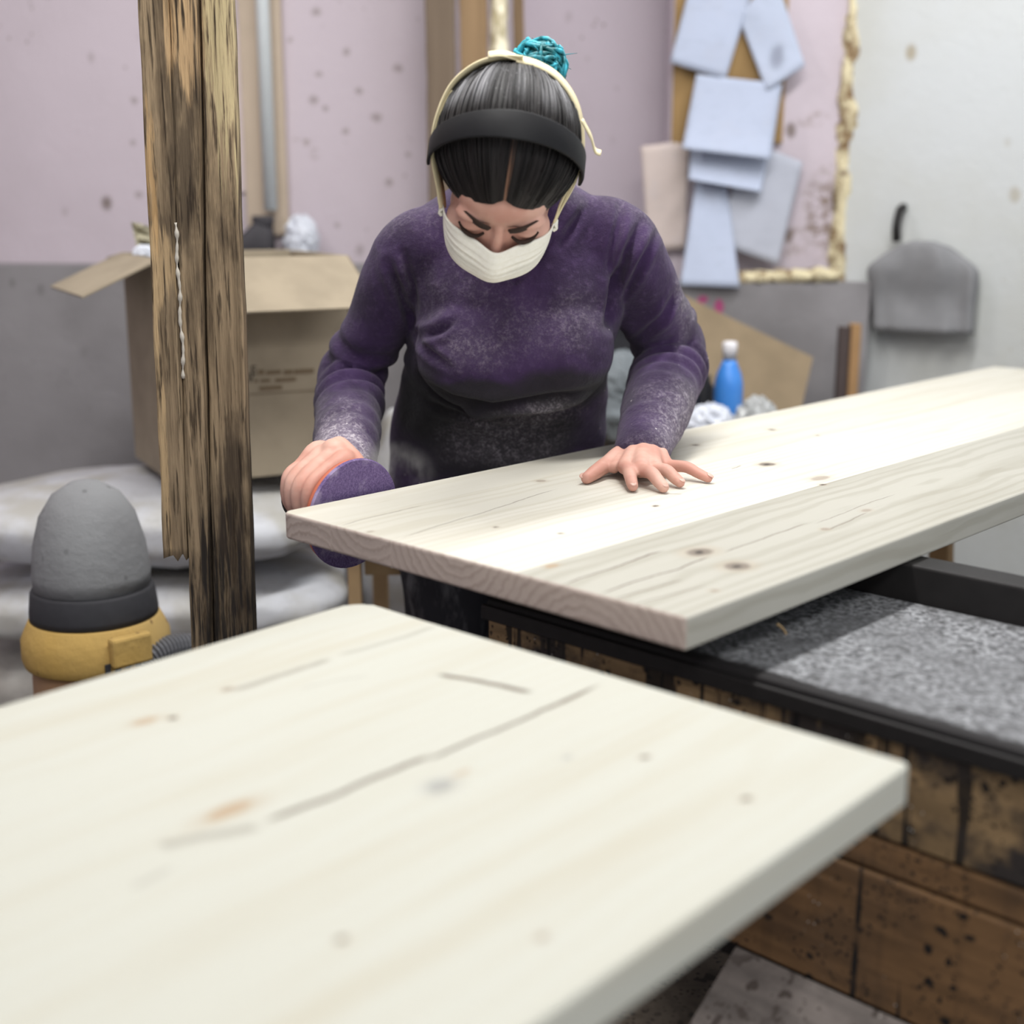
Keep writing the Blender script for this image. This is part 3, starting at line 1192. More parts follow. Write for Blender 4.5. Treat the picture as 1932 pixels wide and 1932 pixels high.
def seg_t(P, a, b):
    a, b = np.array(a), np.array(b)
    t = np.clip(((P - a) @ (b - a)) / ((b - a) @ (b - a)), 0, 1)
    return t, np.linalg.norm(P - (a + t[:, None] * (b - a)), axis=1)


def sst(x, a, b):
    t = np.clip((x - a) / (b - a), 0, 1)
    return t * t * (3 - 2 * t)


H = np.zeros(len(Pn))
wob = npnoise(Pn, 22, 3)
wob2 = npnoise(Pn, 45, 5)
for S, E, Wp, sd in ((S_r, E_r, W_r, 1), (S_l, E_l, W_l, 2)):
    t1, d1 = seg_t(Pn, S, E)
    t2, d2 = seg_t(Pn, E, Wp)
    on = sst(np.minimum(d1, d2), .085, .06)
    s = np.where(d1 < d2, t1 * .27, .27 + t2 * .27)          # metres along the arm
    ax = (np.array(Wp) - np.array(E))
    ax /= np.linalg.norm(ax)
    slant = (Pn @ np.array((.35, -.2, .1))) * 1.0
    ph = (s + slant * .45) / .040 + .62 * npnoise(Pn, 15, 3 + sd) + .1 * sd
    ridge = (.5 + .5 * np.cos(2 * np.pi * ph)) ** .8
    mask = sst(s, .16, .23) * (1 - .62 * sst(s, .33, .42)) * (1 - sst(s, .50, .53))
    brk = np.clip(.55 + .75 * npnoise(Pn, 26, 30 + sd), .05, 1.25)
    H += on * mask * (ridge - .45) * brk * .0145
    # cuff hem
    H += on * np.exp(-((s - .512) / .006) ** 2) * .0012 - on * np.exp(-((s - .497) / .003) ** 2) * .001
    # long slanting pulls on the upper arm
    lon = np.sin(Pn @ np.array((70., 10., 48.)) * (1 if sd == 2 else 1) + 2.2 * wob)
    H += on * sst(s, .0, .05) * (1 - sst(s, .15, .2)) * lon * .0017


def crease(P, depth, width, ridge=.5):
    """valley along a path drawn on the front of the garment (x, z), raised lips beside it"""
    global H
    d = np.full(len(Pn), 9.)
    tt_ = np.zeros(len(Pn))
    Q = np.array([[p.x, p.z] for p in P])
    n = len(Q) - 1
    for i in range(n):
        a, b = Q[i], Q[i + 1]
        t = np.clip(((Pn[:, [0, 2]] - a) @ (b - a)) / ((b - a) @ (b - a)), 0, 1)
        dd = np.linalg.norm(Pn[:, [0, 2]] - (a + t[:, None] * (b - a)), axis=1)
        m = dd < d
        d = np.where(m, dd, d)
        tt_ = np.where(m, (i + t) / n, tt_)
    fr = sst(-Nn[:, 1], .0, .35) * np.sin(np.pi * np.clip(tt_ * .94 + .03, 0, 1)) ** .6
    H += fr * depth * (-np.exp(-(d / width) ** 2) + ridge * np.exp(-((d - 1.9 * width) / width) ** 2))


YF = 1.95
c_ = lambda *pts: [AY(x, y, YF) for x, y in pts]
crease(c_((790, 726), (850, 757), (930, 772), (1040, 752), (1120, 742)), 0.0149, .009)
crease(c_((786, 640), (830, 622), (858, 604)), 0.0108, .006)
crease(c_((784, 645), (815, 668), (850, 690)), 0.0081, .006)
crease(c_((730, 500), (755, 570), (775, 640)), 0.0121, .007)
crease(c_((760, 480), (772, 540), (782, 610)), 0.0081, .006)
crease(c_((1165, 520), (1158, 575), (1150, 620)), 0.0135, .008)
crease(c_((1215, 420), (1185, 480), (1165, 545)), 0.0121, .007)
crease(c_((1180, 380), (1165, 440), (1150, 520)), 0.0068, .006)
crease(c_((1250, 440), (1210, 510), (1175, 575)), 0.0081, .006)
crease(c_((1110, 390), (1080, 430), (1055, 470)), 0.0068, .007)
crease(c_((1290, 560), (1260, 610), (1210, 660)), 0.0081, .006)
crease(c_((950, 508), (972, 532), (978, 520)), 0.0054, .004)
crease(c_((978, 532), (1000, 500), (1060, 440)), 0.0034, .004)
crease(c_((800, 780), (880, 800), (960, 830)), 0.0054, .007)
crease(c_((900, 800), (1000, 790), (1120, 800)), 0.0054, .008)
tm = 1 - 0 * H
tor = sst(np.abs(Pn[:, 0]), .19, .14)
H += .0022 * npnoise(Pn, 30, 11) + .0016 * wob2 + tor * sst(Pn[:, 2], 1.0, .93) * .0035 * npnoise(Pn * np.array((.6, .6, 1.6)), 55, 13)
setco(me, Pn + Nn * H[:, None])
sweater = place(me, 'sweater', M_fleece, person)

# --- trousers and shoes
tp = [ell_loft([((-.025, 2.235, .98), X1, Y1, .135, .09), ((-.025, 2.235, .88), X1, Y1, .158, .112), ((-.025, 2.235, .78), X1, Y1, .172, .125), ((-.025, 2.235, .70), X1, Y1, .165, .115)], 32)]
for hip, kn_, an in legs:
    tp.append(chain([hip, hip.lerp(kn_, .4), kn_, kn_.lerp(an, .5), an], [.09, .088, .072, .066, .058], 8, 22))
V, F = merge(tp)
me = fused('trousers', V, F, .007, 8)
Pn, Nn = arrays(me)
H = .004 * npnoise(Pn * np.array((1, 1, .5)), 40, 21) + .004 * (1 - np.abs(np.sin(Pn @ np.array((38., 0, 26.)) + npnoise(Pn, 14, 4) * 1.5)))
setco(me, Pn + Nn * H[:, None])
place(me, 'trousers', M_trouser, person)
M_shoe = plain('dark_shoe_leather', C(44, 40, 38), .6, .3, 50)
for hip, kn_, an in legs:
    V, F = merge([ell_loft([((an.x, an.y + .055 - .27 * t, .03 + .02 * math.sin(t * 3)), X1, up, .035 + .012 * math.sin(2.2 * t), .03 + (.035 * (1 - t) ** 1.2), 2.6) for t in [i / 9 for i in range(10)]], 18),
                  tube([an + Vector((0, 0, -.03)), an + Vector((0, 0, .03))], [.05, .042], 16)])
    me = fused('shoe', V, F, .006, 4)
    a, _ = arrays(me)
    a[:, 2] += -a[:, 2].min() + .001
    setco(me, a)
    place(me, 'shoe', M_shoe, person)

# --- fingernails of the planted hand
M_nail = plain('nail', C(206, 166, 152), .35, .06, 40, .4)
for key in 'imrp':
    t_, m_ = tips[key], mcps[key]
    d_ = (t_ - m_)
    d_.z = 0
    d_.normalize()
    sd = d_.cross(up)
    nn = (up + d_ * .55).normalized()
    yy = nn.cross(sd)
    V, F = ellipsoid(t_ + up * .0044 + d_ * .0035, (.0044, .0056, .0012), (sd, yy, nn), 14, 8)
    obj('fingernail', V, F, M_nail, body)
d_ = (thumb_tip - thumb_ip).normalized()
sd = d_.cross(up).normalized()
nn = (up * .55 - Vector((.9, .1, 0)) * .75).normalized()
V, F = ellipsoid(thumb_tip + nn * .0066 + d_ * .001, (.005, .0064, .0014), (sd, nn.cross(sd), nn), 14, 8)
obj('fingernail', V, F, M_nail, body)

# --- brows, lashes
M_brow = plain('brow_hair', C(52, 38, 32), .8, .2, 80)
for s in (-1, 1):
    pts = [HL(s * .012, .0945, .011), HL(s * .026, .0935, .0175), HL(s * .04, .086, .0215), HL(s * .052, .074, .0185)]
    Q = smooth_path(pts, 6)
    n = len(Q)
    V, F = ribbon(Q, [fz + fy * .15] * n, [.0052 * math.sin(math.pi * (.25 + .7 * i / (n - 1))) + .0006 for i in range(n)], .0022)
    obj('eyebrow', V, F, M_brow, body)
    pts = [HL(s * .017, .0905, -.005), HL(s * .028, .0945, -.0085), HL(s * .04, .090, -.008), HL(s * .049, .080, -.003)]
    Q = smooth_path(pts, 6)
    n = len(Q)
    V, F = ribbon(Q, [fy + fz * -.3] * n, [.0022 * math.sin(math.pi * (.1 + .8 * i / (n - 1))) + .0006 for i in range(n)], .0014)
    obj('eyelash', V, F, M_brow, body)


# --- hair, smoothed back to the bun
def hair_mat():
    k = N('dark_hair', .5, .22)
    u, v = k.attr('hu'), k.attr('hv')
    st = k.noise(k.comb(k.mul(u, 95.), k.mul(v, 1.6), 0.), 1, 4, .6)
    st2 = k.noise(k.comb(k.mul(u, 24.), k.mul(v, 1.1), 3.), 1, 3, .55)
    fine = k.noise(k.pos(), 300, 3)
    col = k.mix(k.ss(st, .35, .7), C(16, 14, 15), C(38, 34, 34))
    # sawdust lying on the crown behind the headband
    back = k.ss(v, .58, .44)
    col = k.mix(k.mul(back, k.add(.12, k.mul(k.ss(st2, .42, .66), .85)), k.ss(st, .25, .6)), col, C(146, 146, 150))
    col = k.mix(k.mul(back, k.ss(fine, .6, .75), .5), col, C(160, 160, 164))
    # parting
    pu = k.math('ABSOLUTE', k.add(u, -.5))
    col = k.mix(k.mul(k.ss(pu, .007, .002), k.ss(v, .66, .92)), col, C(128, 96, 78))
    return k.done(col, k.add(st, k.mul(st2, .6)), .003, .6)


M_hair = hair_mat()
PC = (0, -.010, .028)
PR = (.0865, .108, .099)
pole = Vector((.0, -.97, .243))                        # where the bun sits, head frame
pa = Vector((1, 0, 0))
pbv = Vector((0, .243, .97))


def hairline_ok(p):
    x, y, z = p
    ax = abs(x)
    if y > .012:
        lim = .059 - 10.5 * ax * ax + .0015 * math.cos(x * 150) + .004 * math.exp(-(x / .008) ** 2)
        if y < .045:
            lim = min(lim, .03 - (.045 - y) * 3.2)
        return z > lim
    return z > -.062


def hair_dir(psi, th):
    # psi = 0.5 is the brow side
    q = (psi - .5) * 2 * math.pi
    return pole * math.cos(th) + (pbv * math.cos(q) + pa * math.sin(q)) * math.sin(th)


def hair_surf(psi, v, lift=0.):
    th = v * hair_max(psi)
    d = hair_dir(psi, th)
    r = 1 + lift + .010 * mnoise.noise((psi * 46, v * 1.3, 1)) + .014 * mnoise.noise((psi * 15, v, 4)) - (.03 + .055 * min(1, (abs(d.x) / .8) ** 2)) * (max(0, v - .72) / .28) ** 1.5 - .016 * math.exp(-((psi - .5) / .012) ** 2) * max(0, v - .45)
    return (PC[0] + PR[0] * d.x * r, PC[1] + PR[1] * d.y * r, PC[2] + PR[2] * d.z * r)


_hm = {}


def hair_max(psi):
    k = round(psi * 2000)
    if k not in _hm:
        th = .5
        while th < 2.95:
            d = hair_dir(psi, th)
            if not hairline_ok((PC[0] + PR[0] * d.x, PC[1] + PR[1] * d.y, PC[2] + PR[2] * d.z)):
                break
            th += .012
        _hm[k] = th
    return _hm[k]


NU, NVV = 320, 46
lm = [hair_max(i / NU) for i in range(NU)]
sm = [sum(lm[(i + j) % NU] for j in range(-4, 5)) / 9 for i in range(NU)]
for i in range(NU):
    _hm[round(i / NU * 2000)] = sm[i]
V, F, U_, V_ = [], [], [], []
for i in range(NU):
    for j in range(NVV):
        v = .04 + .96 * j / (NVV - 1)
        V.append(HL(*hair_surf(i / NU, v)))
        U_.append(i / NU)
        V_.append(v)
for i in range(NU):
    for j in range(NVV - 1):
        a, b = i * NVV + j, ((i + 1) % NU) * NVV + j
        F.append((a, b, b + 1, a + 1))
rs = random.Random(3)
for i in range(420):
    psi = rs.random()
    v0, v1 = rs.uniform(.08, .5), rs.uniform(.75, 1.0)
    dr = rs.uniform(-.012, .012)
    pts = []
    for j in range(12):
        t = j / 11
        pp = (psi + dr * t) % 1
        kk = min(range(1), key=lambda z: z)
        pts.append(HL(*hair_surf(round(pp * NU) % NU / NU if False else min(max(round(pp * NU), 0), NU - 1) / NU, v0 + (v1 - v0) * t, .006 * math.sin(math.pi * t))) if False else
                   HL(*hair_surf(round(((psi * NU) // 1)) / NU, v0 + (v1 - v0) * t, .010 * math.sin(math.pi * t) + .001)) + fx * (dr * .3 * math.sin(3 * t)))
    v_, f_ = tube(pts, [.0003 + .0009 * math.sin(math.pi * (j / 11)) for j in range(12)], 5)
    o_ = len(V)
    V += v_
    F += [tuple(q_ + o_ for q_ in ff) for ff in f_]
    U_ += [psi] * len(v_)
    for j in range(12):
        V_ += [v0 + (v1 - v0) * j / 11] * 5
hair = obj('hair', V, F, M_hair, person, True, False)
for nm, arr in (('hu', U_), ('hv', V_)):
    at = hair.data.attributes.new(nm, 'FLOAT', 'POINT')
    at.data.foreach_set('value', arr)


def teal_mat():
    k = N('teal_hair', .5, .4)
    a = k.noise(k.pos(), 90, 3)
    b = k.noise(k.pos(), 25, 2)
    return k.done(k.mix(k.ss(k.add(k.mul(a, .5), k.mul(b, .5)), .4, .6), C(14, 92, 96), C(60, 176, 196)), a, .001, .5)


BC = HL(.030, -.140, .032)
bp = [ellipsoid(BC, (.030, .030, .028), HA, 18, 12)]
for i in range(130):
    d0 = Vector((rs.gauss(0, 1), rs.gauss(0, 1), rs.gauss(0, 1))).normalized()
    axr = Vector((rs.gauss(0, .5), rs.gauss(0, .5), rs.gauss(0, .5))) + (pole.x * fx + pole.y * fy + pole.z * fz)
    axr.normalize()
    r0 = rs.uniform(.028, .035)
    L = rs.uniform(1.0, 2.6)
    pts = []
    for j in range(9):
        q_ = Matrix.Rotation(L * j / 8, 3, axr) @ d0
        pts.append(BC + q_ * (r0 * (1 + .05 * math.sin(j + i))))
    bp.append(tube(pts, [.0012 + .0022 * math.sin(math.pi * (j / 8)) for j in range(9)], 5))
for i in range(40):                                   # loose ends
    d0 = (Vector((rs.gauss(0, 1), rs.gauss(0, 1), rs.gauss(0, 1))).normalized())
    p0 = BC + d0 * .03
    d1 = Vector((rs.gauss(0, .4), rs.gauss(0, .4), rs.gauss(0, .4)))
    bp.append(tube([p0, p0 + d0 * .007 + d1 * .004, p0 + d0 * .012 + d1 * .014], [.0011, .0008, .0003], 4))
V, F = merge(bp)
obj('hair_bun', V, F, teal_mat(), hair)

# --- headband, a stiff black arch standing a little off the hair
M_band = plain('black_headband_plastic', C(22, 22, 25), .6, .12, 60, .25)
Q, sdv = [], []
for i in range(41):
    q_ = math.radians(-97 + 194 * i / 40)
    x, z = .0945 * math.sin(q_), .026 + .112 * math.cos(q_)
    tilt = .006 + .030 * math.cos(q_)
    Q.append(HL(x, tilt, z))
    sdv.append(fy * 1.0 + fz * (-.26))
V, F = ribbon(Q, sdv, [.0175 - .005 * abs(i - 20) / 20 for i in range(41)], .004)
hb = obj('headband', V, F, M_band, person)
bv = hb.modifiers.new('b', 'BEVEL')
bv.width = .0015
bv.segments = 2

# --- dust mask with its straps


def mask_mat():
    k = N('mask_paper', .85, .2)
    a = k.noise(k.pos(), 220, 3)
    return k.done(k.mix(a, C(226, 222, 208), C(240, 238, 230)), a, .0004, .4)


M_mask = mask_mat()
M_strap = plain('cream_elastic', C(216, 204, 168), .75, .14, 120)
NUm, NVm = 61, 33


def mask_pt(i, j, off=0.):
    u = -1 + 2 * i / (NUm - 1)
    v = j / (NVm - 1)
    ph = u * math.radians(78)
    au = abs(u)
    ztop = -.014 - .004 * math.exp(-(u / .22) ** 2) + .003 * math.exp(-((au - .55) / .25) ** 2) - .008 * au ** 4
    zbot = -.092 + .045 * au ** 4
    z = ztop + (zbot - ztop) * v
    prof = .80 + .42 * math.sin(math.pi * min(1, v * .8 + .08)) - .14 * v ** 3
    rx = .0725 * (1 - .08 * v)
    rr = .0625 * prof
    pleat = .0019 * math.sin(v * math.pi * 19) * math.sin(math.pi * v) * (1 - au ** 6) * (.25 + .75 * min(1, au * 3.2))
    nose = .011 * math.exp(-(u / .2) ** 2) * (1 - v) ** .5
    rr += pleat + nose + off
    x = (rx + pleat + off) * math.sin(ph)
    y = .026 + rr * (max(0, math.cos(ph) - .15) / .85) ** .5 + .010 * (1 - u * u) + .006
    return HL(x, y, z)


V = [mask_pt(i, j) for i in range(NUm) for j in range(NVm)]
V += [mask_pt(i, j, -.0018) for i in range(NUm) for j in range(NVm)]
F = []
o_ = NUm * NVm
for i in range(NUm - 1):
    for j in range(NVm - 1):
        a = i * NVm + j
        F.append((a, a + NVm, a + NVm + 1, a + 1))
        F.append((o_ + a, o_ + a + 1, o_ + a + NVm + 1, o_ + a + NVm))
rim = [i * NVm for i in range(NUm)] + [(NUm - 1) * NVm + j for j in range(1, NVm)] + [i * NVm + NVm - 1 for i in range(NUm - 2, -1, -1)] + [j for j in range(NVm - 2, 0, -1)]
for a, b in zip(rim, rim[1:] + rim[:1]):
    F.append((a, b, o_ + b, o_ + a))
mask = obj('dust_mask', V, F, M_mask, person)
# folded chin flap
Q = [mask_pt(i, NVm - 1) + fy * .002 - fz * .002 for i in range(19, 43)]
V, F = ribbon(Q, [fy * .9 - fz * .5] * len(Q), [.004 * math.sin(math.pi * (.08 + .84 * k / (len(Q) - 1))) for k in range(len(Q))], .0012)
obj('chin_flap', V, F, M_mask, mask)
# straps: from the mask corners up round the back of the crown
for s in (-1, 1):
    pts = [mask_pt(0 if s < 0 else NUm - 1, 5), HL(s * .076, .030, -.012), HL(s * .087, .006, .016), HL(s * .0895, -.022, .042), HL(s * .077, -.058, .068), HL(s * .052, -.079, .087), HL(s * .024, -.088, .096), HL(s * -.004, -.090, .099)]
    Q = smooth_path(pts, 8)
    n = len(Q)
    sv = []
    for p in Q:
        r_ = (p - HL(0, -.01, .03)).normalized()
        t_ = (Q[min(len(sv) + 1, n - 1)] - Q[max(len(sv) - 1, 0)]).normalized()
        sv.append(t_.cross(r_) + r_ * .35)
    V, F = ribbon(Q, sv, [.0078 + .0035 * min(1, i / 10) for i in range(n)], .0022)
    obj('strap', V, F, M_strap, mask)
    # second, thinner lower edge of the folded strap
    Q2 = [p + fy * .010 * math.sin(math.pi * i / (n - 1)) + (p - HL(0, 0, .02)).normalized() * .001 for i, p in enumerate(Q[:34])]
    V, F = ribbon(Q2, sv[:34], .0028, .0014)
    obj('strap', V, F, M_strap, mask)
    c0, c1_ = mask_pt(0 if s < 0 else NUm - 1, 2), mask_pt(0 if s < 0 else NUm - 1, 14)
    V, F = ribbon(smooth_path([c0 + fx * s * .001, (c0 + c1_) / 2 + fx * s * .004, c1_ + fx * s * .001], 5), [fy] * 11, .006, .003)
    obj('strap_tab', V, F, M_mask, mask)
# loose strap ends
for pts, wd in (([HL(-.004, -.090, .101), HL(-.022, -.088, .106), HL(-.038, -.086, .103)], .007), ([HL(.084, -.04, .068), HL(.098, -.026, .056), HL(.106, -.018, .042), HL(.114, -.016, .040)], .006)):
    Q = smooth_path(pts, 6)
    V, F = ribbon(Q, [fy + fz * .4] * len(Q), wd, .0018)
    obj('strap_end', V, F, M_strap, mask)


# ------------------------------------------------------------------ sander in her right hand
sander = empty('sander', (DC.x, DC.y, DC.z), 'hand-held disc sander with purple abrasive disc at the tabletop edge', 'sander')


def disc_mat():
    k = N('purple_abrasive', .85, .2)
    p = k.obj()
    a = k.noise(p, 400, 3, .7)
    b = k.noise(p, 30, 4)
    col = k.mix(k.ss(a, .3, .7), C(88, 72, 112), C(122, 104, 146))
    col = k.mix(k.mul(k.ss(b, .5, .7), .6), col, C(170, 156, 184))
    return k.done(col, a, .0008, .6)


AXS = (SS, SU, SA)
V, F = lathe([(.004, -.004), (.074, -.004), (.0755, -.002), (.0755, .0), (.004, .001)], DC, 48, AXS)
obj('abrasive_disc', V, F, disc_mat(), sander, False)
M_or = plain('orange_rubber', C(186, 104, 80), .6, .12, 80)
V, F = lathe([(.01, .001), (.073, .001), (.0745, .004), (.073, .009), (.05, .015), (.01, .016)], DC, 48, AXS)
obj('backing_pad', V, F, M_or, sander)
M_tool = plain('dark_tool_plastic', C(52, 50, 52), .5, .2, 60, .4)
V, F = lathe([(.01, .015), (.036, .016), (.040, .022), (.041, .032), (.037, .042), (.031, .055), (.0285, .070), (.032, .085), (.038, .097), (.037, .108), (.026, .115), (.006, .117)], DC, 36, AXS)
obj('housing', V, F, M_tool, sander)
V, F = tube(smooth_path([SP(.03, .03, .0), SP(.034, .06, -.004), SP(.05, .085, -.012)], 5), [.013] * 10 + [.015], 14)
obj('dust_outlet', V, F, M_tool, sander)


# ------------------------------------------------------------------ rough timber post on the left
def post_mat():
    k = N('weathered_timber', .9, .15)
    p = k.pos()
    st = k.noise(k.map(p, (70, 70, 2.6)), 1, 5, .65, .4)
    st2 = k.noise(k.map(p, (190, 190, 9), (2, 1, 5)), 1, 4, .6)
    bl = k.noise(k.map(p, (14, 14, 3.5)), 1, 5, .65)
    col = k.mix(k.ss(st, .3, .68), C(92, 78, 62), C(158, 138, 112))
    col = k.mix(k.mul(k.ss(bl, .46, .64), .8), col, C(72, 62, 52))
    col = k.mix(k.mul(k.ss(st2, .52, .66), .85), col, C(46, 38, 32))
    pw = k.warp(p, 20, .012)
    for c, r, cc, st_ in ((AY(345, 60, 1.84), (.024, .3, .085), C(190, 160, 122), .9), (AY(420, 90, 1.85), (.026, .3, .22), C(190, 174, 136), .85), (AY(302, 800, 1.84), (.009, .3, .22), C(184, 158, 122), .9),
                          (AY(300, 500, 1.84), (.02, .3, .05), C(184, 158, 122), .8), (AY(283, 290, 1.84), (.008, .3, .09), C(190, 154, 108), .6), (AY(442, 1140, 1.86), (.06, .3, .17), C(42, 39, 38), .95),
                          (AY(430, 950, 1.86), (.03, .3, .1), C(66, 56, 48), .6)):
        q_ = k.map(k.sub(pw, c + Vector((.006, .006, .006))), (1 / r[0], 1 / r[1], 1 / r[2]))
        x_ = k.n('ShaderNodeVectorMath', operation='LENGTH')
        k.put(x_.inputs[0], q_)
        d_ = k.add(x_.outputs['Value'], k.mul(k.add(st, -.5), 3.2))
        col = k.mix(k.mul(k.ss(d_, 1.1, .75), st_, k.ss(st2, .62, .45)), col, cc)
    return k.done(col, k.add(k.mul(st, 1.4), st2), .004, .8)


M_post = post_mat()


def rough_beam(name, PL, PR, Yf, depth, z0, z1, seed, parent, mat, amp=.004, broken=False):
    """PL / PR: two measured points on the left and right front edges"""
    def lin(P, z):
        a, b = P
        return a.x + (b.x - a.x) * (z - a.z) / (b.z - a.z)
    n = 160
    V, F = [], []
    sec = [(-1, 0), (-.93, -.06), (-.6, -.03), (-.2, 0.02), (.2, -.02), (.6, 0.0), (.93, -.05), (1, .06), (1, .5), (.95, 1), (0, 1), (-.95, 1), (-1, .5)]
    m = len(sec)
    for i in range(n):
        z = z0 + (z1 - z0) * i / (n - 1)
        xl, xr = lin(PL, z), lin(PR, z)
        xl += amp * (mnoise.noise((z * 4, seed, 0)) + .5 * mnoise.noise((z * 13, seed, 3)))
        xr += amp * (mnoise.noise((z * 4, seed, 7)) + .5 * mnoise.noise((z * 13, seed, 9)))
        for j, (a, b) in enumerate(sec):
            x = (xl + xr) / 2 + a * (xr - xl) / 2
            y = Yf + depth * (b + .05) + .0035 * mnoise.noise((x * 90, z * 5, seed)) + .003 * mnoise.noise((x * 260, z * 8, seed + 4)) - (.004 * mnoise.noise((z * 3, seed, a * 2)) if abs(a) > .9 else 0)
            zz = z
            if broken and i == 0:
                zz = z + .009 * mnoise.noise((j * .9, seed, 2))
            V.append(Vector((x, y, zz)))
    for i in range(n - 1):
        for k in range(m):
            F.append((i * m + k, i * m + (k + 1) % m, (i + 1) * m + (k + 1) % m, (i + 1) * m + k))
    F += [tuple(range(m)), tuple(range((n - 1) * m, n * m))]
    return obj(name, V, F, mat, parent, True)


YP = 1.85
pc = AY(430, 1150, YP)
post = empty('timber_post', (pc.x, YP + .04, 0), 'rough weathered timber post of three nailed planks, left of the woman', 'post')
zb = AY(330, 1048, YP).z
rough_beam('plank', (AY(312, 1040, YP), AY(264, 0, YP)), (AY(357, 1040, YP), AY(320, 0, YP)), YP - .012, .06, zb, 2.899, 1., post, M_post, .003, True)
rough_beam('plank', (AY(361, 1140, YP), AY(321, 0, YP)), (AY(398, 1200, YP), AY(371, 0, YP)), YP - .008, .042, .001, 2.899, 5., post, M_post, .0025)
rough_beam('plank', (AY(402, 1200, YP), AY(376, 0, YP)), (AY(477, 1190, YP), AY(433, 0, YP)), YP + .006, .034, .001, 2.899, 9., post, M_post, .002)
V, F = tube([AY(331 + .055 * (y - 420) + 1.5 * math.sin(y * .06), y, YP - .012) for y in range(420, 720, 6)], [.0022 + .0014 * math.sin(y * .21) * math.cos(y * .05) for y in range(420, 720, 6)], 7)
obj('sealant_bead', V, F, plain('white_sealant', C(176, 170, 160), .6, .15), post)

# ------------------------------------------------------------------ cardboard box on the sacks


def card_mat(name, c):
    k = N(name, .85, .2)
    p = k.pos()
    a = k.noise(p, 12, 4)
    b = k.noise(p, 200, 3)
    d = tuple(x * .85 for x in c[:3]) + (1,)
    col = k.mix(k.ss(a, .35, .7), c, d)
    return k.done(col, b, .0005, .3)


M_card = card_mat('cardboard', C(158, 146, 127))
M_ink = plain('carton_print', C(116, 100, 80), .9, .1)
M_ink2 = plain('carton_print_black', C(52, 44, 38), .9, .1)
rb = math.radians(28)
bx_, by_ = Vector((math.cos(rb), math.sin(rb), 0)), Vector((-math.sin(rb), math.cos(rb), 0))
b0 = AY(328, 900, 2.70)
b0.z = 0
BZ0, BZ1, BLx, BLy = .700, 1.16, .395, .36
cbox = empty('cardboard_box', (b0.x + .1, b0.y + .2, BZ0), 'open brown cardboard box standing on the white sacks behind the post', 'box')
bp_ = lambda a, b, z: b0 + bx_ * a + by_ * b + up * z
T = .005
zc, hh = (BZ0 + BZ1) / 2, BZ1 - BZ0
box('side_panel', bp_(BLx / 2, T / 2, zc), (bx_, by_, up), (BLx, T, hh), M_card, cbox, .001)
box('side_panel', bp_(BLx / 2, BLy - T / 2, zc), (bx_, by_, up), (BLx, T, hh), M_card, cbox, .001)
box('side_panel', bp_(T / 2, BLy / 2, zc), (bx_, by_, up), (T, BLy - 2 * T, hh), M_card, cbox, .001)
box('side_panel', bp_(BLx - T / 2, BLy / 2, zc), (bx_, by_, up), (T, BLy - 2 * T, hh), M_card, cbox, .001)
box('bottom_panel', bp_(BLx / 2, BLy / 2, BZ0 + T / 2), (bx_, by_, up), (BLx - 2 * T, BLy - 2 * T, T), M_card, cbox, .001)


def flap(hinge, along, outd, L, Wf):
    c = hinge + outd * (L / 2)
    box('flap', c, (along, outd, along.cross(outd)), (Wf, L, T), M_card, cbox, .001)


dn = math.radians(30)
flap(bp_(BLx / 2, -.003, BZ1 + .002), bx_, (-by_ * math.cos(dn) - up * math.sin(dn)).normalized(), .195, BLx)
flap(bp_(-.003, BLy / 2, BZ1 + .002), by_, (-bx_ * math.cos(.42) - up * math.sin(.42)).normalized(), .17, BLy)
flap(bp_(BLx / 2, BLy + .003, BZ1 + .002), bx_, (by_ * math.cos(.1) - up * math.sin(.1)).normalized(), .17, BLx)
flap(bp_(BLx + .003, BLy / 2, BZ1 + .002), by_, (bx_ * math.cos(1.0) - up * math.sin(1.0)).normalized(), .17, BLy)


def text_mesh(txt, size):
    cu = bpy.data.curves.new('t', 'FONT')
    cu.body = txt
    cu.size = size
    cu.extrude = .0003
    o = bpy.data.objects.new('t', cu)
    COL.objects.link(o)
    dg = bpy.context.evaluated_depsgraph_get()
    me = bpy.data.meshes.new_from_object(o.evaluated_get(dg))
    bpy.data.objects.remove(o)
    return me


def printed(txt, size, org, ax, ay, mat, parent, name='printed_text'):
    me = text_mesh(txt, size)
    az = ax.cross(ay)
    M = Matrix([[ax[i], ay[i], az[i]] for i in range(3)]).to_4x4()
    M.translation = Vector(org) - wloc(parent)
    me.transform(M)
    return link(name, me, mat, parent, False)


def zrow(px, py):                                     # point on the box's front face under a pixel
    r = ray(px, py)
    o_ = Vector((0, 0, CAM_H))
    t = (b0 - by_ * .0012 - o_).dot(by_) / r.dot(by_)
    return o_ + r * t


printed('LE', .028, zrow(461, 708), bx_, up, M_ink2, cbox)
printed('V', .026, zrow(466, 722), bx_, up, M_ink2, cbox)
for x0, x1, y0, y1 in ((487, 498, 696, 708), (503, 530, 697, 708), (536, 552, 696, 708), (555, 592, 694, 707), (480, 486, 715, 722), (492, 510, 714, 722), (520, 558, 711, 722), (490, 532, 726, 738)):
    a, b = zrow(x0, y1), zrow(x1, y0)
    c = (a + b) / 2
    box('printed_text', c, (bx_, by_, up), ((b - a).dot(bx_), .0008, abs(b.z - a.z) * .8), M_ink, cbox, 0)
a, b = zrow(470, 741), zrow(600, 739)
box('printed_line', (a + b) / 2, (bx_, by_, up), ((b - a).dot(bx_), .0008, .0018), M_ink, cbox, 0)


def zside(px, py):
    r = ray(px, py)
    o_ = Vector((0, 0, CAM_H))
    t = (b0 - bx_ * .0012 - o_).dot(bx_) / r.dot(bx_)
    return o_ + r * t


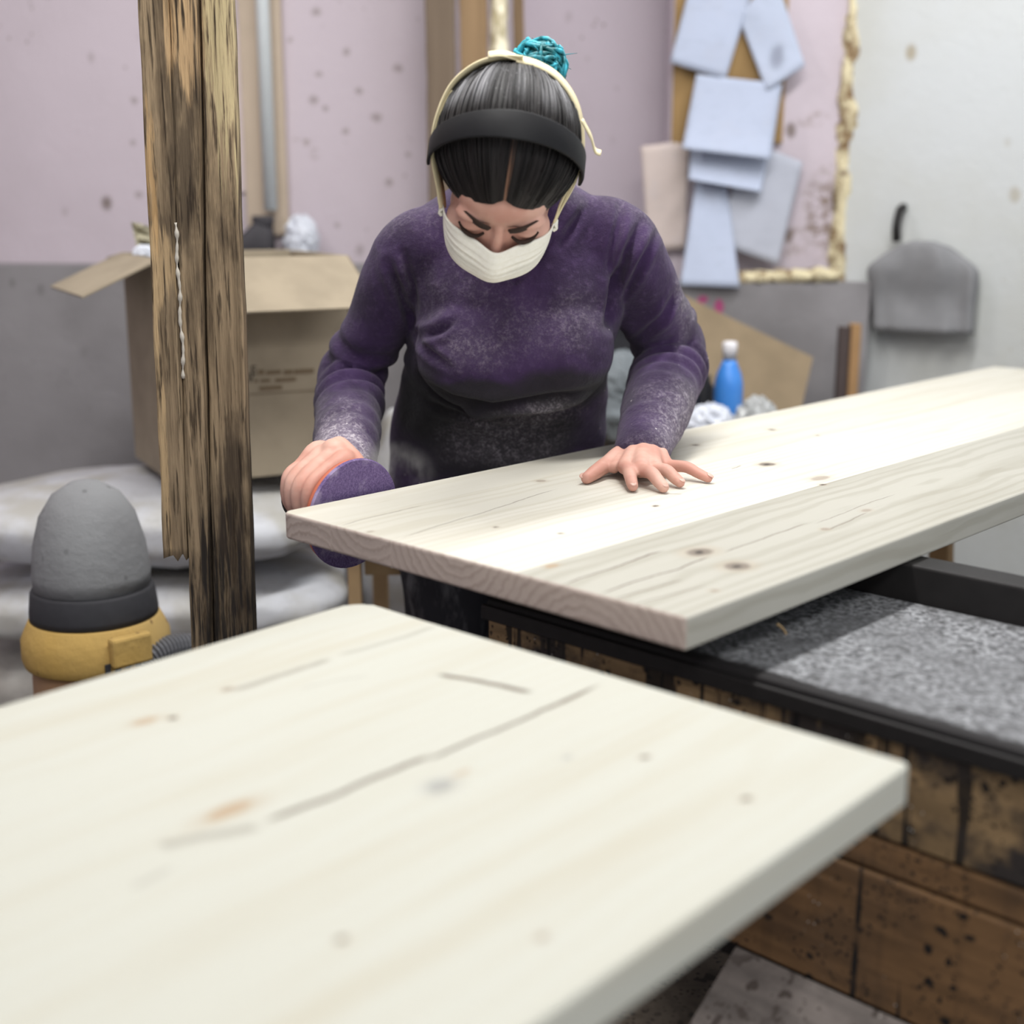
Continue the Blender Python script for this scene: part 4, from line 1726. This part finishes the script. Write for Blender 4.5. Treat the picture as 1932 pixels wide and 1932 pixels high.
# ------------------------------------------------------------------ sacks
def sack_mat(name, c, d):
    k = N(name, .55, .35)
    p = k.pos()
    a = k.noise(p, 7, 4)
    b = k.noise(k.map(p, (30, 30, 60)), 1, 4)
    w_ = k.noise(p, 600, 2)
    col = k.mix(k.ss(a, .38, .66), c, d)
    col = k.mix(k.mul(k.ss(b, .55, .75), .3), col, C(128, 126, 130))
    return k.done(col, k.add(b, k.mul(w_, .3)), .003, .5)


M_sack = sack_mat('white_woven_plastic', C(206, 208, 214), C(182, 180, 174))
M_sack2 = sack_mat('white_woven_plastic_dusty', C(196, 194, 188), C(160, 154, 148))


def sack(c, r, rz, seed, mat, label, group=None, ex=2.8, name='sack', upright=False, sat=True):
    """filled sack: pillow with pinched ends and wrinkles"""
    n, m = 64, 34
    V, F = [], []
    M = Matrix.Rotation(rz, 3, 'Z')
    for i in range(1, m):
        t = math.pi * i / m
        for k in range(n):
            p = 2 * math.pi * k / n
            sg = lambda v, e: math.copysign(abs(v) ** e, v)
            e1, e2 = 2 / ex, .62
            if upright:
                x = r[0] * sg(math.sin(t), .55) * sg(math.cos(p), .75)
                y = r[1] * sg(math.sin(t), .55) * sg(math.sin(p), .75)
                z = r[2] * sg(math.cos(t), .8)
            else:
                x = r[0] * sg(math.sin(t), e1) * sg(math.cos(p), e2)
                y = r[1] * sg(math.sin(t), e1) * sg(math.sin(p), e2)
                z = r[2] * sg(math.cos(t), .75)
                z *= 1 - .35 * (abs(x) / r[0]) ** 4
            q_ = Vector((x, y, z))
            w1 = mnoise.noise(Vector((x * 6, y * 6, z * 9)) + Vector((seed, 0, 0)))
            w2 = mnoise.noise(Vector((x * 17, y * 17, z * 22)) + Vector((0, seed, 0)))
            w3 = 1 - abs(mnoise.noise(Vector((x * 24, y * 24, z * 24)) + Vector((seed, seed, 0))))
            nn = q_.normalized()
            q_ = q_ + nn * (.022 * w1 + .010 * w2 + .007 * w3)
            V.append(M @ q_ + Vector(c))
    for i in range(m - 2):
        for k in range(n):
            F.append((i * n + k, i * n + (k + 1) % n, (i + 1) * n + (k + 1) % n, (i + 1) * n + k))
    F += [tuple(range(n)), tuple(range((m - 2) * n, (m - 1) * n))]
    if sat:                                            # lies on what carries it
        lo = min(v.z for v in V)
        V = [v + up * (c[2] - r[2] - lo) for v in V]
    o = obj(name, V, F, mat)
    o.location = (0, 0, 0)
    return tag(o, label, 'sack', group)


gs = 'white sacks stacked behind the post'
sx0 = -.82
sack((sx0 + .02, 2.88, .078), (.42, .27, .072), .05, 1.3, M_sack2, 'bottom white sack of the stack behind the post', gs)
sack((sx0 - .03, 2.88, .248), (.42, .27, .072), -.04, 4.1, M_sack2, 'third white sack from the top of the stack behind the post', gs)
sack((sx0 + .03, 2.87, .416), (.41, .27, .074), .06, 7.7, M_sack, 'second white sack from the top, sagging under the topmost sack', gs)
sack((sx0 + .01, 2.88, .586), (.43, .27, .076), -.05, 9.2, M_sack, 'topmost white sack of the stack, carrying the cardboard box', gs)
sack((-.20, 2.86, .41), (.12, .11, .41), .2, 12.5, M_sack, 'upright white sack standing between the stack and the woman', None, upright=True)

# ------------------------------------------------------------------ wooden stool behind her
st_ = empty('stool', (-.17, 2.53, 0), 'plain wooden stool half hidden behind the woman, under the tabletop', 'stool')
M_stool = plain('stool_pine', C(176, 148, 112), .75, .2, 20)
for i in range(4):
    box('seat_slat', (-.17, 2.40 + .075 * i + .012, .655), XYZ, (.30, .068, .02), M_stool, st_, .002)
for x, y in ((-.296, 2.405), (-.270, 2.62), (-.05, 2.405), (-.07, 2.62)):
    box('leg', (x, y, .3225), XYZ, (.03 if x > -.28 else .024, .03, .645), M_stool, st_, .002)
for y in (2.43, 2.60):
    box('rail', (-.17, y, .61), XYZ, (.22, .018, .05), M_stool, st_, .002)

# ------------------------------------------------------------------ workshop vacuum with hose
vx, vy, vs, vh = -.715, 2.17, .8, .035
vac = empty('vacuum_cleaner', (vx, vy, 0), 'workshop vacuum cleaner with dusty grey dome and ochre rim, at the left edge', 'vacuum cleaner')
M_dome = wall_mat('dusty_grey_dome', C(150, 152, 154), C(104, 104, 106), C(122, 122, 124), .8, 30)
M_ochre = wall_mat('ochre_plastic', C(190, 154, 82), C(110, 84, 60), C(182, 156, 104), .9, 40)
M_tan = plain('tan_tank', C(150, 118, 88), .6, .15, 20)
M_dark = plain('dark_grey_rubber', C(52, 52, 56), .7, .25, 60)
V, F = lathe([(r_ * vs, z_ + (vh if z_ > .06 else 0)) for r_, z_ in [(.125, .05), (.135, .06), (.138, .40), (.136, .47)]], (vx, vy, 0), 44)
obj('tank', V, F, M_tan, vac)
V, F = lathe([(r_ * vs, z_ + (vh if z_ > .06 else 0)) for r_, z_ in [(.136, .472), (.15, .476), (.155, .49), (.154, .52), (.146, .535), (.137, .55), (.134, .553)]], (vx, vy, 0), 44)
obj('rim', V, F, M_ochre, vac)
V, F = lathe([(r_ * vs, z_ + (vh if z_ > .06 else 0)) for r_, z_ in [(.133, .555), (.133, .565), (.128, .60), (.124, .605)]], (vx, vy, 0), 44)
obj('motor_skirt', V, F, M_dark, vac)
V, F = lathe([(r_ * vs, z_ + (vh if z_ > .06 else 0)) for r_, z_ in [(.120, .606), (.122, .63), (.115, .68), (.098, .73), (.07, .765), (.03, .785), (.003, .788)]], (vx, vy, 0), 44)
obj('dome', V, F, M_dome, vac)
la = (Vector((0, 0, 0)) - Vector((vx, vy, 0))).normalized()
la = (la + Vector((.55, .0, 0))).normalized()
ls = Vector((-la.y, la.x, 0))
box('latch', Vector((vx, vy, .557)) + la * .127, (ls, la, up), (.07, .022, .05), M_ochre, vac, .005)
for i in range(5):
    box('printed_mark', Vector((vx, vy, .532)) + la * .1243 + ls * (-.04 + .018 * i), (ls, la, up), (.010, .003, .016 + .004 * (i % 2)), M_dark, vac, .001)
for i in range(4):
    q_ = math.pi / 4 + i * math.pi / 2
    V, F = lathe([(.008, .0), (.024, .002), (.026, .024), (.02, .045), (.008, .052)], (vx + .08 * math.cos(q_), vy + .08 * math.sin(q_), 0), 16)
    obj('castor', V, F, M_dark, vac)
hp_ = smooth_path([(vx + .09, vy - .05, .37), AY(268, 1275, 2.11), AY(284, 1240, 2.12), AY(325, 1222, 2.16), AY(372, 1222, 2.2), AY(430, 1250, 2.24), AY(470, 1330, 2.28), AY(500, 1480, 2.3)], 26)
V, F = tube(hp_, [.0205 + .0028 * (1 if i % 4 < 2 else -1) for i in range(len(hp_))], 14)
obj('hose', V, F, plain('grey_hose', C(112, 113, 118), .55, .2, 40), vac, False)

# ------------------------------------------------------------------ things along the back wall, left
M_beige = plain('beige_batten', C(186, 170, 152), .85, .12, 12)
o = box('wooden_batten', (AY(496, 200, WY - .02).x, WY - .012, 2.03), XYZ, (.118, .022, 1.7), M_beige, None, .002)
tag(o, 'wide beige wooden batten fixed to the pink wall behind the pale conduit', 'batten')
V, F = tube([(AY(503, 200, WY - .05).x, WY - .048, 1.25), (AY(503, 200, WY - .05).x, WY - .048, 2.88)], .0185, 20)
o = obj('conduit_pipe', V, F, plain('pale_blue_pipe', C(214, 220, 222), .5, .05), None)
tag(o, 'pale bluish vertical conduit pipe on the beige batten', 'pipe')
o = box('wall_panel', (AY(440, 200, WY - .01).x, WY - .006, (AY(440, 52, WY).z + AY(440, 362, WY).z) / 2), XYZ, (.075, .010, AY(440, 52, WY).z - AY(440, 362, WY).z), plain('pale_pink_panel', C(208, 194, 196), .8, .05), None, .001)
tag(o, 'narrow pale pink panel on the wall beside the timber post', 'panel')

M_lt = []
for i, c in enumerate((C(112, 98, 84), C(140, 116, 88), C(116, 96, 74))):
    k = N('leaning_timber_%d' % i, .85, .2)
    p = k.pos()
    a_ = k.noise(k.map(p, (60, 60, 2)), 1, 4)
    M_lt.append(k.done(k.mix(a_, tuple(x * .7 for x in c[:3]) + (1,), tuple(x * 1.25 for x in c[:3]) + (1,)), a_, .002, .5))
YL = 3.66
for i, (xa, xb, dy, lb) in enumerate(((801, 858, 0, 'greyish brown timber board leaning on the wall, left of three behind her head'), (866, 919, .012, 'lighter tan timber board leaning on the wall, middle one behind her head'), (967, 988, .02, 'narrow brown timber lath leaning on the wall, right of the three'))):
    pl_, pr_ = AY(xa, 0, YL), AY(xb, 0, YL)
    pl2, pr2 = AY(xa + 12, 600, YL), AY(xb + 10, 600, YL)
    o = rough_beam('timber_board', (pl2, pl_), (pr2, pr_), YL + dy, .035, .001, 2.5, 20. + i * 3, None, M_lt[i], .003)
    tag(o, lb, 'board', 'boards leaning behind her head')
V, F = [], []
pl_, pl2 = AY(941, 0, YL), AY(948, 600, YL)
n, m = 150, 12
for i in range(n):
    z = .002 + 2.5 * i / (n - 1)
    xc = pl_.x + (pl2.x - pl_.x) * (z - pl_.z) / (pl2.z - pl_.z)
    for k in range(m):
        q_ = 2 * math.pi * k / m
        r_ = 1 + .25 * mnoise.noise((z * 16, k * .8, 3)) + .15 * mnoise.noise((z * 45, k * 1.5, 3))
        V.append(Vector((xc + .023 * r_ * math.cos(q_), YL + .012 + .020 * r_ * math.sin(q_), z)))
for i in range(n - 1):
    for k in range(m):
        F.append((i * m + k, i * m + (k + 1) % m, (i + 1) * m + (k + 1) % m, (i + 1) * m + k))
F += [tuple(range(m)), tuple(range((n - 1) * m, n * m))]


def foam_mat():
    k = N('foil_foam_strip', .35, .6)
    a_ = k.noise(k.map(k.pos(), (40, 40, 22)), 1, 3)
    return k.done(k.mix(k.ss(a_, .4, .6), C(170, 158, 124), C(236, 228, 202)), a_, .004, .6)


o = obj('foam_strip', V, F, foam_mat())
tag(o, 'pale crinkled foam strip between the leaning boards behind her head', 'foam strip')


def crumple(name, c, r, seed, mat, label, cat, amp=.35, freq=2.2):
    V, F = ellipsoid(c, (1, 1, 1), nu=44, nv=28)
    c = Vector(c)
    W_ = []
    for v in V:
        d = v - c
        n1 = 1 - 2 * abs(mnoise.noise(d * freq + Vector((seed, 0, 0))))
        n2 = 1 - 2 * abs(mnoise.noise(d * freq * 2.3 + Vector((0, seed, 0))))
        k_ = 1 + amp * (.6 * n1 + .35 * n2)
        W_.append(c + Vector((d.x * r[0], d.y * r[1], d.z * r[2])) * k_)
    lo = min(v.z for v in W_)
    W_ = [v + up * (c.z - r[2] - lo) for v in W_]
    o = obj(name, W_, F, mat, None, False)
    return tag(o, label, cat)


M_film = plain('crinkled_white_plastic', C(206, 210, 220), .35, .1, 30, .6)
M_film2 = plain('crinkled_clear_plastic', C(170, 172, 172), .3, .12, 30, .6)
# shoe on the dado ledge
sp0 = AY(494, 488, WY - .07)
zl = 1.10
shoe = empty('work_shoe', (sp0.x - .04, WY - .07, zl), 'dark grey work shoe standing on the wall ledge above the cardboard box', 'shoe')
M_sh = plain('grey_shoe_upper', C(66, 64, 68), .7, .25, 40)
R = []
L0 = .25
for i in range(14):
    t = i / 13
    x = sp0.x + .035 - L0 * t                          # heel at the right, toe left behind the post
    h = .058 + .050 * math.exp(-((t - .14) / .16) ** 2) - .028 * max(0, t - .45) * 1.6
    R.append(((x, WY - .07 - .006 * math.sin(3 * t), zl + .018 + h / 2), Y1, up, .032 + .008 * math.sin(math.pi * min(1, t * 1.1)), h / 2, 2.5))
V, F = ell_loft(R, 20)
obj('upper', V, F, M_sh, shoe)
R = [((sp0.x + .038 - (L0 + .008) * i / 9, WY - .07, zl + .010), Y1, up, .036 + .007 * math.sin(math.pi * i / 9), .0095, 4) for i in range(10)]
V, F = ell_loft(R, 20)
obj('sole', V, F, plain('black_rubber_sole', C(26, 25, 26), .6, .2), shoe)
V, F = lathe([(.027, -.02), (.031, 0), (.033, .012), (.030, .018), (.024, .012)], (sp0.x + .008, WY - .07, zl + .117), 20)
obj('collar', V, F, M_sh, shoe)
crumple('plastic_bag', AY(569, 452, WY - .07), (.042, .042, .055), 3.3, M_film, 'crumpled white plastic bag on the wall ledge right of the shoe', 'plastic bag')
bpy.data.objects['plastic_bag'].location.z += 1.10 - min(v.co.z for v in bpy.data.objects['plastic_bag'].data.vertices)
M_olive = plain('olive_paper', C(158, 152, 130), .7, .12, 30)
n = 13
V, F = [], []
for j in range(n):
    for i in range(n):
        u_, v_ = i / (n - 1), j / (n - 1)
        px = (247 + 62 * u_) * (1 - v_) + (264 + 45 * u_) * v_
        py = (418 + 16 * u_) * (1 - v_) + (492 + 4 * u_) * v_
        V.append(AY(px, py, 2.93 + .05 * u_ + .035 * abs(mnoise.noise((u_ * 2.5, v_ * 2.5, 3))) + .02 * mnoise.noise((u_ * 6, v_ * 6, 1))))
for j in range(n - 1):
    for i in range(n - 1):
        F.append((j * n + i, j * n + i + 1, (j + 1) * n + i + 1, (j + 1) * n + i))
o = obj('paper_scrap', V, F, M_olive, None, False)
o.modifiers.new('t', 'SOLIDIFY').thickness = .0015
tag(o, 'crumpled olive paper sticking up from the open box, left of the post', 'paper')
crumple('foam_scrap', AY(274, 482, 2.90), (.022, .02, .016), 5.1, M_film, 'small white foam scrap lying at the left rim of the open box', 'foam', .3)

# ------------------------------------------------------------------ papers on the right wall
M_hard = card_mat('brown_hardboard', C(150, 122, 82))
qa, qb = AY(1267, 270, WY - .01), AY(1483, 100, WY - .01)
o = box('pin_board', ((qa.x + qb.x) / 2, WY - .008, (qa.z + 2.35) / 2), XYZ, (qb.x - qa.x, .014, 2.35 - qa.z), M_hard, None, .001)
tag(o, 'brown hardboard pin board on the wall under the hanging papers', 'pin board')


def paper_mat(name, c, smudge=None):
    k = N(name, .7, .3)
    p = k.pos()
    a_ = k.noise(k.map(p, (25, 25, 90)), 1, 4, .6)
    b_ = k.noise(p, 16, 3)
    col = k.mix(k.mul(k.ss(a_, .5, .75), .22), c, tuple(x * .55 for x in c[:3]) + (1,))
    col = k.mix(k.mul(k.ss(b_, .5, .7), .15), col, C(170, 170, 180))
    if smudge:
        col = k.mix(k.mul(k.blob(k.warp(p, 18, .03), smudge + Vector((.015, .015, .015)), (.032, .3, .045), 1, .3), .55), col, C(96, 98, 112))
    return k.done(col, b_, .001, .3)


M_pap = paper_mat('white_paper', C(168, 176, 195))
M_pap2 = paper_mat('white_paper_drawing', C(170, 178, 196), AY(1464, 108, WY - .03))
M_pap3 = paper_mat('grey_paper', C(168, 171, 182))
M_pap4 = paper_mat('beige_paper', C(190, 176, 170))


def paper(c4, ytop, ybot, curl, mat, label, seed):
    """c4: top-left, top-right, bottom-right, bottom-left pixels; the sheet hangs from ytop to ybot in depth and curls"""
    n = 15
    V, F = [], []
    for j in range(n):
        v = j / (n - 1)
        for i in range(n):
            u = i / (n - 1)
            px = (c4[0][0] * (1 - u) + c4[1][0] * u) * (1 - v) + (c4[3][0] * (1 - u) + c4[2][0] * u) * v
            py = (c4[0][1] * (1 - u) + c4[1][1] * u) * (1 - v) + (c4[3][1] * (1 - u) + c4[2][1] * u) * v
            yy = ytop + (ybot - ytop) * v - curl * v ** 3 - .006 * mnoise.noise((u * 2, v * 2, seed)) - .004 * math.sin(math.pi * u)
            V.append(AY(px, py, yy))
    for j in range(n - 1):
        for i in range(n - 1):
            a_ = j * n + i
            F.append((a_, a_ + 1, a_ + n + 1, a_ + n))
    o = obj('paper_sheet', V, F, mat)
    m_ = o.modifiers.new('t', 'SOLIDIFY')
    m_.thickness = .0006
    return tag(o, label, 'paper', 'papers pinned to the right wall')


y0 = WY - .03
paper(((1318, -90), (1436, -70), (1369, 150), (1264, 118)), y0, y0 - .01, .01, M_pap, 'tilted white sheet at the upper left of the pinned papers', 1)
paper(((1392, 30), (1462, -50), (1519, 124), (1446, 172)), y0 - .004, y0 - .014, .012, M_pap2, 'white sheet with a dark round drawing, upper right of the pinned papers', 2)
paper(((1209, 276), (1302, 264), (1292, 470), (1222, 474)), WY - .012, WY - .02, .006, M_pap4, 'pinkish beige sheet on the wall beside her shoulder', 3)
paper(((1313, 340), (1372, 350), (1396, 542), (1283, 538)), y0 - .02, WY - .15, .004, M_pap, 'long white sheet hanging lowest, down over the wall ledge', 4)
paper(((1404, 262), (1515, 306), (1468, 500), (1354, 460)), y0 - .012, y0 - .05, .006, M_pap3, 'greyish sheet slanting at the lower right of the pinned papers', 5)
paper(((1304, 270), (1452, 280), (1436, 362), (1299, 338)), y0 - .016, y0 - .05, .03, M_pap, 'short white sheet curling out below the large central sheet', 6)
paper(((1314, 140), (1476, 158), (1454, 300), (1287, 280)), y0 - .02, y0 - .055, .035, M_pap, 'large white central sheet of the pinned papers, curling at its foot', 7)

# ------------------------------------------------------------------ side table and what stands on it, right
TZ = .68
tb = empty('side_table', (.62, 3.3, 0), 'low wooden side table behind the woman, holding the blue bottle', 'table')
M_tab = plain('old_table_wood', C(120, 104, 88), .8, .2, 14)
for i in range(4):
    box('top_board', (.49, 3.06 + .14 * i + .07, TZ - .014), XYZ, (.72, .136, .028), M_tab, tb, .002)
for x in (.18, .80):
    for y in (3.10, 3.58):
        box('leg', (x, y, (TZ - .028) / 2), XYZ, (.05, .05, TZ - .028), M_tab, tb, .002)
for y in (3.10, 3.58):
    box('apron_rail', (.49, y, TZ - .066), XYZ, (.57, .02, .07), M_tab, tb, .002)

bt = AY(1374, 740, 3.3)
bot = empty('water_bottle', (bt.x, 3.3, TZ), 'bright blue water bottle with a white cap on the side table', 'bottle')
k = N('blue_bottle', .35, .5)
M_blue = k.done(k.mix(k.noise(k.pos(), 20, 2), C(52, 122, 208), C(74, 144, 224)))
V, F = lathe([(.02, .001), (.034, .003), (.0365, .012), (.0365, .135), (.035, .158), (.030, .178), (.021, .198), (.0165, .21), (.006, .212)], (bt.x, 3.3, TZ), 32)
obj('bottle_body', V, F, M_blue, bot)
V, F = lathe([(.0163, .2125), (.0168, .222), (.010, .223)], (bt.x, 3.3, TZ), 28)
obj('neck_ring', V, F, plain('grey_neck', C(140, 142, 150), .4, .1), bot)
V, F = lathe([(.017, .2235), (.0185, .2245), (.0185, .250), (.016, .256), (.004, .257)], (bt.x, 3.3, TZ), 28)
obj('cap', V, F, plain('white_cap', C(224, 222, 226), .4, .05), bot)

pb = AY(1352, 770, 3.12)
crumple('plastic_bag', (pb.x - .012, 3.13, TZ + .05), (.05, .04, .05), 6.2, M_film, 'crumpled white plastic bag on the side table in front of the blue bottle', 'plastic bag')
pb = AY(1400, 760, 3.16)
crumple('plastic_bag', (pb.x + .03, 3.13, TZ + .058), (.045, .04, .058), 2.4, M_film2, 'crinkled clear grey plastic bag lying right of the blue bottle', 'plastic bag')
pb = AY(1300, 655, 3.2)
V, F = lathe([(.01, 0), (.04, .003), (.045, .02), (.045, .19), (.05, .20), (.052, .235), (.045, .262), (.02, .27), (.004, .271)], (pb.x - .008, 3.26, TZ), 30)
o = obj('thermos_flask', V, F, plain('black_plastic', C(34, 34, 38), .5, .2, 30))
tag(o, 'black rounded flask on the side table just behind her elbow', 'flask')
pb = AY(1325, 715, 3.22)
V, F = lathe([(.01, 0), (.026, .002), (.028, .02), (.028, .135), (.02, .15), (.02, .165), (.004, .167)], (AY(1326, 720, 3.36).x, 3.36, TZ), 24)
o = obj('dark_jar', V, F, plain('dark_jar_plastic', C(40, 40, 44), .5, .2, 30))
tag(o, 'small dark jar on the side table between the elbow and the blue bottle', 'jar')
pb = AY(1168, 780, 3.15)
crumple('cloth_heap', (pb.x + .005, 3.2, TZ + .10), (.09, .07, .10), 9.9, plain('grey_cloth', C(112, 118, 122), .9, .25, 25), 'heap of grey cloth on the side table between her body and arm', 'cloth', .3, 1.4)
pb = AY(1172, 690, 3.2)
crumple('cloth_bundle', (pb.x + .005, 3.36, TZ + .20), (.085, .06, .2), 1.7, plain('black_cloth', C(38, 38, 42), .9, .25, 40), 'black cloth bundle behind the grey cloth heap on the side table', 'cloth', .22, 1.2)

# sheet of cardboard leaning against the dado
cs = [(1262, 545), (1300, 562), (1534, 674), (1512, 770), (1492, 862), (1262, 862)]
V, F = [], []
zz0 = TZ + .002


def lean_pt(px, py):
    """on the plane that leans from the table's back to the dado"""
    a_, b_ = Vector((0, 3.50, zz0)), Vector((0, 3.745, 1.06))
    nrm = Vector((0, (b_ - a_).z, -(b_ - a_).y)).normalized()
    r = ray(px, py)
    o_ = Vector((0, 0, CAM_H))
    return o_ + r * ((a_ - o_).dot(nrm) / r.dot(nrm)), nrm


pts = []
for p in cs:
    a_, nrm = lean_pt(*p)
    if a_.z < zz0:
        a_ = a_ + Vector((0, 0, 0)) + (Vector((0, 3.745 - 3.50, 1.06 - zz0)).normalized()) * ((zz0 - a_.z) / Vector((0, .245, 1.06 - zz0)).normalized().z)
    pts.append(a_)
V = pts + [p + nrm * .006 for p in pts]
n = len(pts)
F = [tuple(range(n)), tuple(range(n, 2 * n))[::-1]] + [(i, (i + 1) % n, n + (i + 1) % n, n + i) for i in range(n)]
o = obj('cardboard_sheet', V, F, card_mat('cardboard_shaded', C(138, 122, 99)), None, False)  # darker copy of the box cardboard, with shade put into its colour
tag(o, 'large torn cardboard sheet leaning on the grey wall behind the blue bottle', 'cardboard')

# timber offcut by the corner
qq = AY(1600, 680, 3.60)
zt = AY(1600, 617, 3.60).z
o = empty('timber_offcut', (qq.x, 3.6, 0), 'upright timber offcut of two boards beside the white wall corner', 'timber')
box('board', (qq.x - .012, 3.615, zt / 2), XYZ, (.028, .03, zt), plain('dark_stained_wood', C(78, 68, 66), .8, .25, 20), o, .002)
box('board', (qq.x + .016, 3.61, zt / 2 + .004), XYZ, (.026, .04, zt + .008), plain('tan_wood', C(160, 126, 88), .8, .2, 20), o, .002)

# grey coat hanging from a black hook on the white wall
wr0, wr1 = Vector((xcor, WY - .01, 0)), Vector((2.95, 2.75, 0))
wt = (wr1 - wr0).normalized()
wn = Vector((wt.y, -wt.x, 0))


def on_wall(px, py, off):
    r = ray(px, py)
    o_ = Vector((0, 0, CAM_H))
    t = ((wr0 + wn * off) - o_).dot(wn) / r.dot(wn)
    return o_ + r * t


h0 = on_wall(1725, 400, .03)
coat = empty('hanging_coat', (h0.x, h0.y, h0.z - .25), 'grey coat hanging from a black hook on the white right wall', 'coat')
k = N('grey_coat', .9, .15)
M_coat = k.done(k.mix(k.noise(k.pos(), 18, 4), C(118, 118, 120), C(140, 140, 142)), k.noise(k.pos(), 60, 3), .002, .5)
R = []
for i in range(16):
    t = i / 15
    py = 455 + 170 * t
    cx = 1742
    half = 22 + 78 * min(1, (t / .3) ** .7) + 4 * math.sin(5 * t)
    a_, b_ = on_wall(cx - half, py, .05), on_wall(cx + half, py, .05)
    c = (a_ + b_) / 2
    R.append((c, wt, wn, (a_ - b_).length / 2, .034 + .008 * math.sin(7 * t), 2.6))
V, F = ell_loft(R, 40)
V = [v + wn * (.022 * mnoise.noise((v.x * 26, v.z * 4, 1)) + .008 * mnoise.noise((v.x * 60, v.z * 9, 5))) for v in V]
obj('coat_body', V, F, M_coat, coat)
hk = on_wall(1700, 412, .02)
V, F = tube(smooth_path([hk - wn * .018 + up * .03, hk + wn * .02 + up * .02, hk + wn * .045 - up * .02, hk + wn * .035 - up * .06], 6), .012, 10)
obj('hook', V, F, M_black, coat)
# curled shaving on the bench
sc_ = AZ(1476, 1195, ZB)
V, F = ribbon([sc_ + Vector((.006 * math.cos(q_ * .5) - .004, .012 * math.sin(q_ * .5) - .01, .002 + .0022 * q_)) for q_ in [i * .35 for i in range(12)]], [up + X1 * .3] * 12, .0016, .0004)
tag(obj('wood_shaving', V, F, plain('shaving', C(206, 178, 136), .7, .1)), 'single curled wood shaving on the black bench top', 'wood shaving')

# sawdust thrown up by the disc: a thin cloud of fine dust
def dust_cloud(name, c, r, dens, seed):
    V, F = ellipsoid(c, (1, 1, 1), nu=20, nv=12)
    c = Vector(c)
    V = [c + Vector(((v - c).x * r[0], (v - c).y * r[1], (v - c).z * r[2])) for v in V]
    m = bpy.data.materials.new(name)
    m.use_nodes = True
    k = N.__new__(N)
    k.m, k.t, k.tc = m, m.node_tree, None
    for x in list(k.t.nodes):
        if x.type == 'BSDF_PRINCIPLED':
            k.t.nodes.remove(x)
    out = [x for x in k.t.nodes if x.type == 'OUTPUT_MATERIAL'][0]
    vol = k.n('ShaderNodeVolumePrincipled')
    vol.inputs['Color'].default_value = (.85, .82, .80, 1)
    p = k.pos()
    b = k.blob(k.warp(p, 12, .03), c + Vector((.015, .015, .015)), r, .85, .1)
    f = k.ss(k.noise(k.map(p, (30, 30, 16), (seed, 0, 0)), 1, 3), .42, .68)
    k.put(vol.inputs['Density'], k.mul(b, f, dens))
    k.t.links.new(vol.outputs[0], out.inputs['Volume'])
    o = obj(name, V, F, m)
    return o


o = dust_cloud('dust_cloud', AY(735, 885, 1.80), (.085, .05, .055), 34., 1.)
tag(o, 'thin pale cloud of sawdust flying off the purple sanding disc', 'dust', None, 'stuff')
